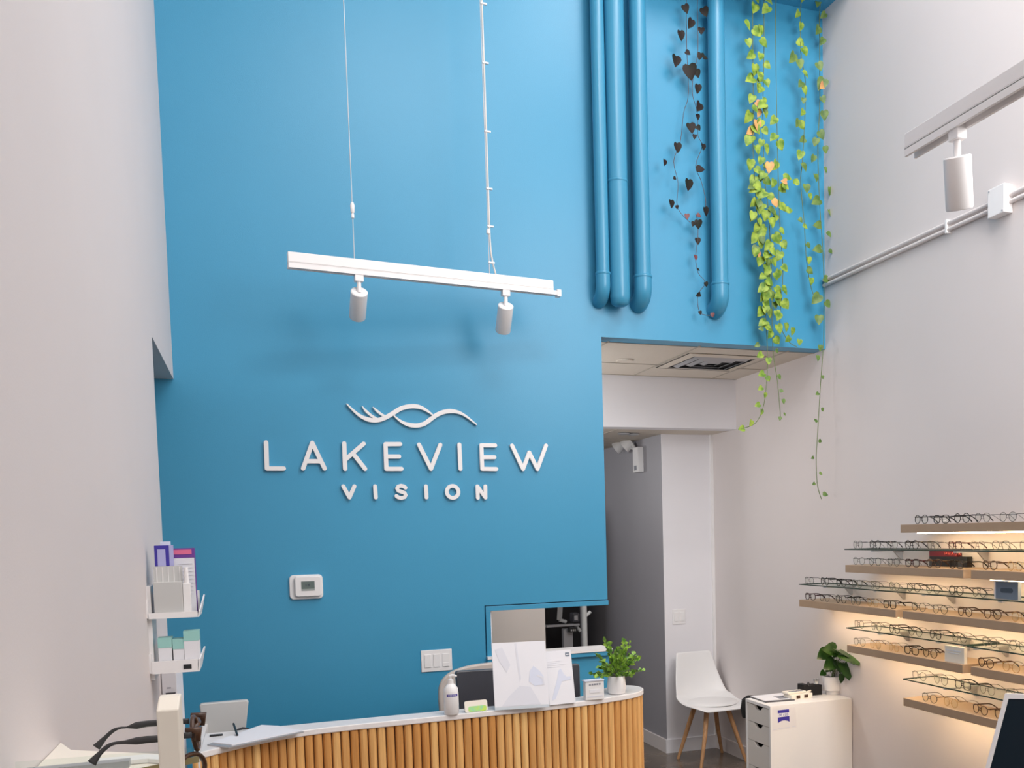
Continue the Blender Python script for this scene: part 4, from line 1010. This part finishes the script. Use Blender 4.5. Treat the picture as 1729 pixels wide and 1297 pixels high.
# ---- eyeglasses: one of each kind, then copies
def lens_loop(kind, w_, h_):
    pts = []
    for k in range(22):
        a = 2*math.pi*k/22; c, s = math.cos(a), math.sin(a)
        e_x = {'round': 1.0, 'panto': .86, 'square': .62, 'cat': .75, 'aviator': .85}[kind]
        x = math.copysign(abs(c)**e_x, c) * w_/2; z = math.copysign(abs(s)**e_x, s) * h_/2
        if kind in ('panto', 'aviator') and s < 0: x *= 1 - .22*abs(s)
        if kind == 'cat' and s > 0: z += .004*abs(c); 
        if kind == 'square' and s < 0: x *= 1 - .06*abs(s)
        pts.append((x, z))
    return pts
def make_glasses(kind, lw, lh, r, fm, tm, name):
    t = thing('eyeglasses', name, 'eyeglasses')
    gap = .018; cx = gap/2 + lw/2; zc = lh/2 + r
    mb = MB()
    for sg in (-1, 1):
        lp = [(sg*(cx) + (x*sg), 0.004*abs((cx + x)/.07)**2, zc + z) for x, z in lens_loop(kind, lw, lh)]
        mb.tube(lp, r, 6, closed=True)
        ow = sg*(cx + lw/2)
        mb.tube([(ow - sg*.002, .003, zc + lh*.28), (ow + sg*.006, .005, zc + lh*.30), (ow + sg*.007, .012, zc + lh*.30)], r*1.15, 6)
        mb.tube([(sg*.008, .001, zc - lh*.05), (sg*.006, .008, zc - lh*.14)], r*.9, 5)
    mb.tube([(-gap/2, .001, zc + lh*.15), (0, -.001, zc + lh*.24), (gap/2, .001, zc + lh*.15)], r*1.05, 6)
    mb.build('frame_front', fm, t, smooth='all')
    for sg in (-1, 1):
        ml = MB(); lp = [Vector((sg*(cx) + x*sg, .0015 + .004*abs((cx + x)/.07)**2, zc + z)) for x, z in lens_loop(kind, lw*.97, lh*.97)]
        ml.add(lp, [tuple(range(len(lp)))]); ml.build('lens', 'lens', t)
        ow = sg*(cx + lw/2 + .007)
        tp_ = catmull([(ow, .010, zc + lh*.30), (ow, .05, zc + lh*.30), (ow - sg*.002, .095, zc + lh*.28), (ow - sg*.005, .120, zc + lh*.02), (ow - sg*.008, .142, zc - lh*.42)], 3)
        n = len(tp_); MB().tube(tp_, [r*(1.15 - .25*math.sin(math.pi*i/n)) for i in range(n)], 6, flat=(1.5, .8) if r > .0016 else None).build('temple', tm, t, smooth='all')
    return t
kinds = [('black round', make_glasses('round', .049, .046, .0019, 'fblack', 'fblack', 'x')),
         ('black square', make_glasses('square', .053, .041, .0022, 'fblack', 'fblack', 'x')),
         ('thin dark metal', make_glasses('panto', .050, .044, .0012, 'fgrey', 'fgrey', 'x')),
         ('tortoiseshell', make_glasses('panto', .051, .043, .0021, 'tort', 'tort', 'x')),
         ('smoky grey', make_glasses('panto', .052, .044, .0016, 'fsmoke', 'fgrey', 'x')),
         ('dark wine', make_glasses('cat', .052, .040, .0022, 'fwine', 'fwine', 'x')),
         ('thin brass', make_glasses('round', .049, .045, .0012, 'gold', 'tort', 'x')),
         ('pale clear', make_glasses('panto', .052, .043, .0014, 'fclear', 'fgrey', 'x'))]
used = set(); ORD = ['first', 'second', 'third', 'fourth', 'fifth', 'sixth', 'seventh', 'eighth', 'ninth', 'tenth', 'eleventh', 'twelfth']
rg = random.Random(5)
def row(zkey, ys, ks, where, group, xs=.022):
    z = rows[zkey]
    for i, y in enumerate(ys):
        k = ks[i % len(ks)]; nm, proto = kinds[k]
        g = proto if k not in used else copy_tree(proto); used.add(k)
        g.location = (XF + xs + rg.uniform(0, .012), y, z + .0004); g.rotation_euler = (0, 0, math.radians(-98 + rg.uniform(-5, 5))); g.scale = (.92, .92, .92)
        tag(g, f'{nm} eyeglasses, {ORD[i]} from the left on {where}', 'eyeglasses', group)
def lin(a, b, n): return [a + (b - a)*i/(n - 1) for i in range(n)]
row('w1', lin(-1.06, -1.76, 6), [0, 1, 0, 2, 2, 7], 'the topmost wooden shelf', 'eyeglasses on the topmost wooden shelf')
row('g2', lin(-.545, -1.74, 9), [2, 0, 7, 0, 2, 5, 7, 4, 2], 'the topmost glass shelf', 'eyeglasses on the topmost glass shelf')
row('w2', lin(-.545, -1.30, 6), [7, 2, 2, 5, 3, 1], 'the second wooden shelf, left board', 'eyeglasses on the second wooden shelf')
row('w2', lin(-1.52, -1.82, 3), [3, 6, 3], 'the second wooden shelf, right board', 'eyeglasses on the second wooden shelf')
row('g3', lin(-.075, -1.46, 10), [2, 0, 1, 4, 2, 4, 0, 2, 0, 4, 2], 'the second glass shelf', 'eyeglasses on the second glass shelf')
row('w3', lin(-.08, -.82, 6), [5, 2, 0, 4, 6, 1], 'the third wooden shelf, left board', 'eyeglasses on the third wooden shelf')
row('w3', lin(-1.035, -1.70, 5), [4, 2, 3, 3, 6], 'the third wooden shelf, right board', 'eyeglasses on the third wooden shelf')
row('g4', lin(-.55, -1.32, 6), [2, 4, 0, 2, 0, 4], 'the third glass shelf, left pane', 'eyeglasses on the third glass shelf')
row('g4', lin(-1.52, -1.85, 3), [4, 2, 4], 'the third glass shelf, right pane', 'eyeglasses on the third glass shelf')
row('w4', lin(-.56, -1.12, 5), [7, 6, 6, 1, 3], 'the fourth wooden shelf, left board', 'eyeglasses on the fourth wooden shelf')
row('w4', lin(-1.50, -1.80, 3), [3, 6, 3], 'the fourth wooden shelf, right board', 'eyeglasses on the fourth wooden shelf')
row('g5', lin(-1.035, -1.66, 5), [4, 7, 1, 7, 4], 'the lowest glass shelf', 'eyeglasses on the lowest glass shelf')
row('w5', [-1.12, -1.26, -1.46, -1.60], [4, 6, 3, 3], 'the lowest wooden shelf', 'eyeglasses on the lowest wooden shelf')

# red and black box, slate card, cream card
yb0, yb1 = on(1569, 940, 0, XR - .034).y, on(1633, 940, 0, XR - .034).y
rb = thing('brand_box', 'red and black display box with pale red lettering on the second wooden shelf', 'display box', (XR - .034, (yb0+yb1)/2, rows['w2']))
h = abs(yb0 - yb1)/2
MB().box((0, -h, 0), (.03, h, .050)).build('black_body', 'black', rb)
MB().box((0, -h + .07, .050), (.03, h, .079)).build('red_band', 'redp', rb)
pix_text(rb, 'redtext', 'PRADA', .115, .058, .014, -.013, .024, 0, .0013, Vector((0, 0, 0)), lambda x, z: Vector((-.0012, h - x, z)))
y0_, y1_ = on(1684, 1000, 0, XF + .03).y, on(1722, 1000, 0, XF + .03).y
sl_ = thing('brand_card', 'slate blue rectangular brand card standing on the second glass shelf', 'display card', (XF + .02, (y0_+y1_)/2, rows['g3']))
h = abs(y0_ - y1_)/2
MB().box((0, -h, 0), (.018, h, .078)).build('card', 'slate', sl_)
MB().prism([(-.0008, x*1, z + .039) for x, z in rrect(.072, .020, .009)], (.001, 0, 0)).build('emblem', 'slated', sl_)
MB().box((0, h, 0), (.018, h + .008, .078)).build('white_side', 'paper', sl_)
y0_, y1_ = on(1595, 1110, 0, XF + .02).y, on(1628, 1110, 0, XF + .02).y
cr = thing('brand_card', 'cream brand card at the right end of the fourth wooden shelf', 'display card', (XF + .02, (y0_+y1_)/2, rows['w4']))
h = abs(y0_ - y1_)/2
MB().box((0, -h, 0), (.018, h, .075)).build('card', 'cream', cr)
mb = MB(); mb.box((-.001, -h + .02, .052), (0, -h + .075, .058)); mb.box((-.001, -h + .08, .052), (0, -h + .125, .058)); mb.box((-.001, -h + .03, .042), (0, -h + .11, .045)); mb.build('printed_lines', 'papergrey', cr)

# ================================================================== NAVY BOARD (front right)
yN = -3.0
a1 = at(1703, 1180, yN); b1 = at(1672, 1297, yN)
k_ = (b1.x - a1.x)/(b1.z - a1.z)
W_, H_ = .50, a1.z - .001
nb = thing('display_board', 'navy blue board in white frame leaning at the right picture edge', 'board', (a1.x + k_*(-a1.z), yN, 0))
o = Vector(nb.location)
def bp(u, z, y=0): return Vector((u - k_*(a1.z - z) , y + 0, z)) + Vector((a1.x, yN, 0)) - o
fr = .006
S = -.10   # slope of the top edge
def bq(u, z): return bp(u, z + u*S)
mb = MB()
for q in ([(-fr, .02), (0, .02), (0, a1.z), (-fr, a1.z + .012)], [(W_, .02), (W_ + fr, .02), (W_ + fr, a1.z + .012), (W_, a1.z)], [(-fr, a1.z + .012), (0, a1.z), (W_, a1.z), (W_ + fr, a1.z + .012)]):
    mb.prism([bq(*p) for p in q], (0, .010, 0))
mb.build('frame', 'white', nb)
MB().prism([bq(*p) + Vector((0, .002, 0)) for p in ((0, .05), (W_, .05), (W_, a1.z), (0, a1.z))], (0, .007, 0)).build('panel', 'navy', nb)
MB().box((-.05, -.12, 0), (W_ + .1, .14, .02)).build('foot', 'white', nb)

# ================================================================== LEFT WALL RACK
yR = -1.62
rk = thing('wall_rack', 'white two-tier tray rack mounted on the left wall end', 'rack', (XL, yR, 0))
o = Vector(rk.location)
def L_(x, y, Y=yR): return at(x, y, Y) - o
def tray(xl_, xr_, ytop, ybot, ylip):
    a = L_(xl_, ybot); b = L_(xr_, ybot); D = .17
    z0 = a.z; zl_ = L_(xl_, ylip).z; W0 = max(a.x, .001)
    mb = MB(); mb.box((W0 + .001, .001, z0 + .001), (b.x - .001, D - .007, z0 + .006)); mb.box((W0, 0, z0), (b.x, .006, zl_)); mb.box((W0, D - .006, z0), (b.x, D, z0 + .075))
    mb.prism([(b.x, 0, z0), (b.x, D, z0), (b.x + .012, D, z0 + .060), (b.x + .012, D - .02, z0 + .062), (b.x + .004, 0, zl_)], (.004, 0, 0))
    mb.box((0, .002, z0 + .002), (W0 - .0005, D - .002, z0 + .06))
    mb.build('tray', 'white', rk)
    return a, b, z0, D
a, b, z1_, D1 = tray(251, 334, 1000, 1046, 1036)
a2, b2, z2_, D2 = tray(257, 335, 1100, 1139, 1118)
MB().box((0, .02, z2_ - .02), (.012, .15, z1_ + .10)).build('back_rail', 'white', rk)
Z0 = z1_ + .007
def rackbox(name, label, cat, xa, xb, zbase, ytop, dy, dep, m):
    A_ = at(xa, 1000, yR + dy); B_ = at(xb, 1000, yR + dy); zt = at((xa+xb)/2, ytop, yR + dy).z
    A_.x = max(A_.x, XL + .006)
    t = thing(name, label, cat, ((A_.x+B_.x)/2, yR + dy, zbase)); w2 = (B_.x - A_.x)/2
    MB().box((-w2, 0, 0), (w2, dep, zt - zbase)).build('body', m, t, bevel=.001)
    return t, w2, zt - zbase
t, w2, h = rackbox('leaflet_holder', 'frosted clear leaflet holder standing in the upper rack tray', 'holder', 259, 308, Z0, 983, .008, .05, 'frost')
MB().box((-w2, .03, h), (w2, .05, h + .048)).build('rear_pocket', 'frost', t)
mb = MB()
for k in range(5): mb.box((-w2*.8 + k*w2*.4, .029, h), (-w2*.8 + k*w2*.4 + .002, .0305, h + .046))
mb.build('divider', 'white', t)
t, w2, h = rackbox('leaflet', 'violet product leaflet standing tallest in the upper rack tray', 'leaflet', 264, 289, Z0, 921, .062, .012, 'violet')
MB().box((-w2*.6, -.001, h - .075), (w2*.5, 0, h - .012)).build('pale_picture', 'lilac', t)
MB().box((w2, .0, h - .09), (w2 + .012, .012, h)).build('folded_side', 'lilac', t)
MB().box((w2*-.2, .012, 0), (w2*1.2, .020, h + .012)).build('rear_sheet', 'slate' if 0 else 'paperblue', t)
t, w2, h = rackbox('product_box', 'white box with pink and purple top in the upper rack tray', 'box', 290, 331, Z0, 926, .088, .045, 'paper')
MB().box((-w2, -.001, h - .030), (w2 + .001, .0455, h + .0005)).build('purple_band', 'purple', t)
MB().box((-w2*.9, -.002, h - .019), (w2*.8, -.001, h - .004)).build('pink_band', 'pink', t)
mb = MB()
for k in range(9): mb.box((-w2*.3, -.0016, h - .05 - k*.012), (w2*.8, -.0006, h - .048 - k*.012))
mb.build('printed_lines', 'papergrey', t)
MB().box((w2, .0, 0), (w2 + .0012, .045, h - .03)).build('purple_side', 'purple', t)
t, w2, h = rackbox('pill_bottle', 'white small bottle beside the frosted leaflet holder', 'bottle', 309, 322, Z0, 985, .02, .02, 'white')
MB().cyl((0, .01, h), (0, .01, h + .05), .008, .006, n=14).build('neck', 'white', t, smooth=True)
Z0 = z2_ + .007
for k, (xa, xb, yt, dy, lab) in enumerate(((262, 285, 1078, .012, 'leftmost mint-topped white box in the lower rack tray'), (287, 306, 1080, .012, 'middle mint-topped white box in the lower rack tray'), (306, 332, 1066, .010, 'tallest mint-topped white box at the right of the lower rack tray'))):
    t, w2, h = rackbox('product_box', lab, 'box', xa, xb, Z0, yt, dy, .06, 'paper')
    t['group'] = 'mint boxes in the lower rack tray'
    hb = .030
    MB().box((-w2 - .0006, -.0008, h - hb), (w2 + .0006, .0606, h + .0006)).build('mint_band', 'mint', t)
    MB().prism([(-w2*.6, -.0006, .012), (w2*.1, -.0006, .012), (-w2*.4, -.0006, .035)], (0, -.0006, 0)).build('triangle_print', 'papergrey', t)
    if k == 2: MB().box((-w2*.6, -.0085, .010), (w2*.4, -.0078, .024)).build('black_label', 'black', t)
MB().box((.095, -.0012, z2_ + .010), (.118, 0, z2_ + .024)).build('black_label', 'black', rk)

# white narrow cabinet behind the rack
yW = -1.30
a = at(298.5, 1160, yW)
wc = thing('narrow_cabinet', 'narrow pale grey cabinet standing below the white wall rack', 'cabinet', (XL, yW, 0))
wd = a.x - XL
MB().box((.002, 0, 0), (wd, .28, at(298, 1095, yW).z)).build('carcass', 'whitewall', wc, bevel=.002)
z_ = at(290, 1171, yW).z; MB().box((wd - .034, -.012, z_ - .004), (wd - .004, 0, z_ + .004)).build('handle', 'dark', wc)
z_ = at(287, 1161.5, yW).z; MB().box((wd - .030, -.001, z_ - .0015), (wd - .018, 0, z_ + .0015)).build('slot_mark', 'ink', wc)

# ================================================================== FOREGROUND DISPLAY (left)
yG = -3.42
zg = at(250, 1290, yG).z
gs = thing('glass_shelf', 'glass display shelf on the left wall carrying the foreground eyeglasses', 'shelf', (XL, yG, zg))
x1 = at(338, 1277, yG).x - XL
og = Vector(gs.location); qa = on(335, 1276, 2, zg) - og; qd = on(338, 1262, 2, zg) - og; qb = on(60, 1334, 2, zg) - og; qb.x = max(qb.x, .001)
qe = Vector((.001, qd.y + .02, 0)); mb = MB(); mb.prism([qb, qa, qd, qe], (0, 0, -.009)); mb.cur = 1; n_e = (qa - qb).cross(Vector((0, 0, 1))).normalized()*.001
mb.prism([qb + n_e, qa + n_e, qa + n_e*2, qb + n_e*2], (0, 0, -.009))
mb.build('pane', ['shelfglass', 'olive'], gs)
for yy in (-.15, .08): MB().box((0, yy - .01, -.018), (x1*.6, yy + .01, -.008)).build('bracket', 'greymetal', gs)
ld = thing('wall_ledge', 'cream display ledge along the left wall behind the foreground glasses', 'ledge', (XL, -2.75, 0))
zl1 = zg - .035; ol = Vector(ld.location)
qs = [on(x, y, 2, zl1) for x, y in ((0, 1262), (121, 1266), (300, 1274), (300, 1345), (-60, 1345))]
for p in qs: p.x = max(p.x, XL + .001)
MB().prism([p - ol for p in qs], (0, 0, -.02)).build('ledge_board', 'cream', ld, bevel=.002)
qs = [on(x, y, 2, zl1) for x, y in ((150, 1290), (250, 1281), (290, 1284), (290, 1292), (250, 1289), (150, 1298))]
MB().prism([p - ol + Vector((0, 0, .001)) for p in qs], (0, 0, .006)).build('ledge_strip', 'cabinet', ld)
# white wedge block
yBk = yG - .15
a = at(268, 1283, yBk); b = at(306, 1280, yBk)
bl = thing('display_block', 'cream sloped-top display block beside the foreground eyeglasses', 'display block', (a.x, yBk, zg))
w_ = b.x - a.x; hh = at(300, 1174, yBk + .04).z - zg
zf = at(268, 1200, yBk).z - zg
MB().prism([(0, 0, 0), (0, 0, zf), (0, .035, hh), (0, .055, hh), (0, .055, 0)], (w_, 0, 0)).build('block', 'cream', bl, bevel=.002)
# big eyeglasses: temples pointing left
def tpt(l, Y): return [at(110 + x/6.916, 1140 + y/6.916, Y) for x, y in l]
fg = thing('eyeglasses', 'large grey eyeglasses in the left foreground, temples pointing left', 'eyeglasses', (0, yG, zg))
o = Vector(fg.location)
def arm(pts, ws, Y, m='fgrey'):
    pts = catmull(tpt(pts, Y), 4); n = len(pts); ks = len(ws) - 1
    rs = []
    for i in range(n):
        u = i/(n-1)*ks; j = min(int(u), ks-1); rs.append(ws[j] + (ws[j+1]-ws[j])*(u-j))
    MB().tube([p - o for p in pts], rs, 10, flat=(1, .35)).build('temple', m, fg, smooth='all')
Y1, Y2 = yG + .07, yG - .05
arm([(365, 845), (470, 730), (560, 650), (640, 618), (720, 610), (830, 590), (950, 570), (1075, 560), (1250, 545), (1450, 540)], [.0055, .0028, .0025, .0016, .0012, .0050, .0045, .0045, .004, .004], Y1)
arm([(310, 1030), (400, 920), (500, 830), (590, 795), (700, 785), (830, 770), (950, 755), (1080, 745), (1250, 720), (1480, 700)], [.0058, .0030, .0026, .0020, .0025, .0048, .0048, .0045, .004, .004], Y2)
# front rims of that pair, half hidden at the right of the block
mb = MB()
for Yc, dz in ((yG + .045, .0), (yG - .02, .0)):
    c = at(330, 1238, Yc)
    lp = [(c.x + .0015*math.cos(a) - .002*math.sin(a) - o.x, Yc + .022*math.cos(a) - o.y, c.z + .022*math.sin(a) - o.z) for a in [2*math.pi*k/24 for k in range(24)]]
    mb.tube(lp, .0030, 8, closed=True)
c = at(330, 1226, yG); mb.tube([(c.x - o.x, .045 + .003, c.z - o.z), (c.x + .003 - o.x, .012, c.z - o.z + .003), (c.x - o.x, -.02, c.z - o.z)], .004, 8)
for Yc in (.068, -.045): mb.tube([(c.x - o.x - .010, Yc, c.z - o.z + .004), (c.x - o.x + .006, Yc, c.z - o.z + .002), (c.x - o.x + .004, Yc, c.z - o.z - .012)], [.003, .007, .004], 8)
mb.build('frame_front', 'tort', fg, smooth='all')
# second pair lying under, seen through the glass at the bottom
fg2 = thing('eyeglasses', 'brown eyeglass frame at the lower left picture edge, under the glass shelf', 'eyeglasses', (0, yG, zg - .12))
o = Vector(fg2.location)
mb = MB()
for Yc in (yG - .04, yG + .03):
    c = at(322, 1302, Yc)
    mb.tube([(c.x + .016*math.cos(a) - o.x, Yc + .028*math.cos(a) - o.y, c.z + .022*math.sin(a) - o.z) for a in [2*math.pi*k/24 for k in range(24)]], .003, 8, closed=True)
mb.build('frame_front', 'tort', fg2, smooth='all')
gs2 = thing('glass_shelf', 'lower glass display shelf on the left wall below the picture', 'shelf', (XL, yG, zg - .12))
mb = MB(); mb.box((0, -.20, -.008), (x1, .10, 0)); mb.build('pane', 'shelfglass', gs2)
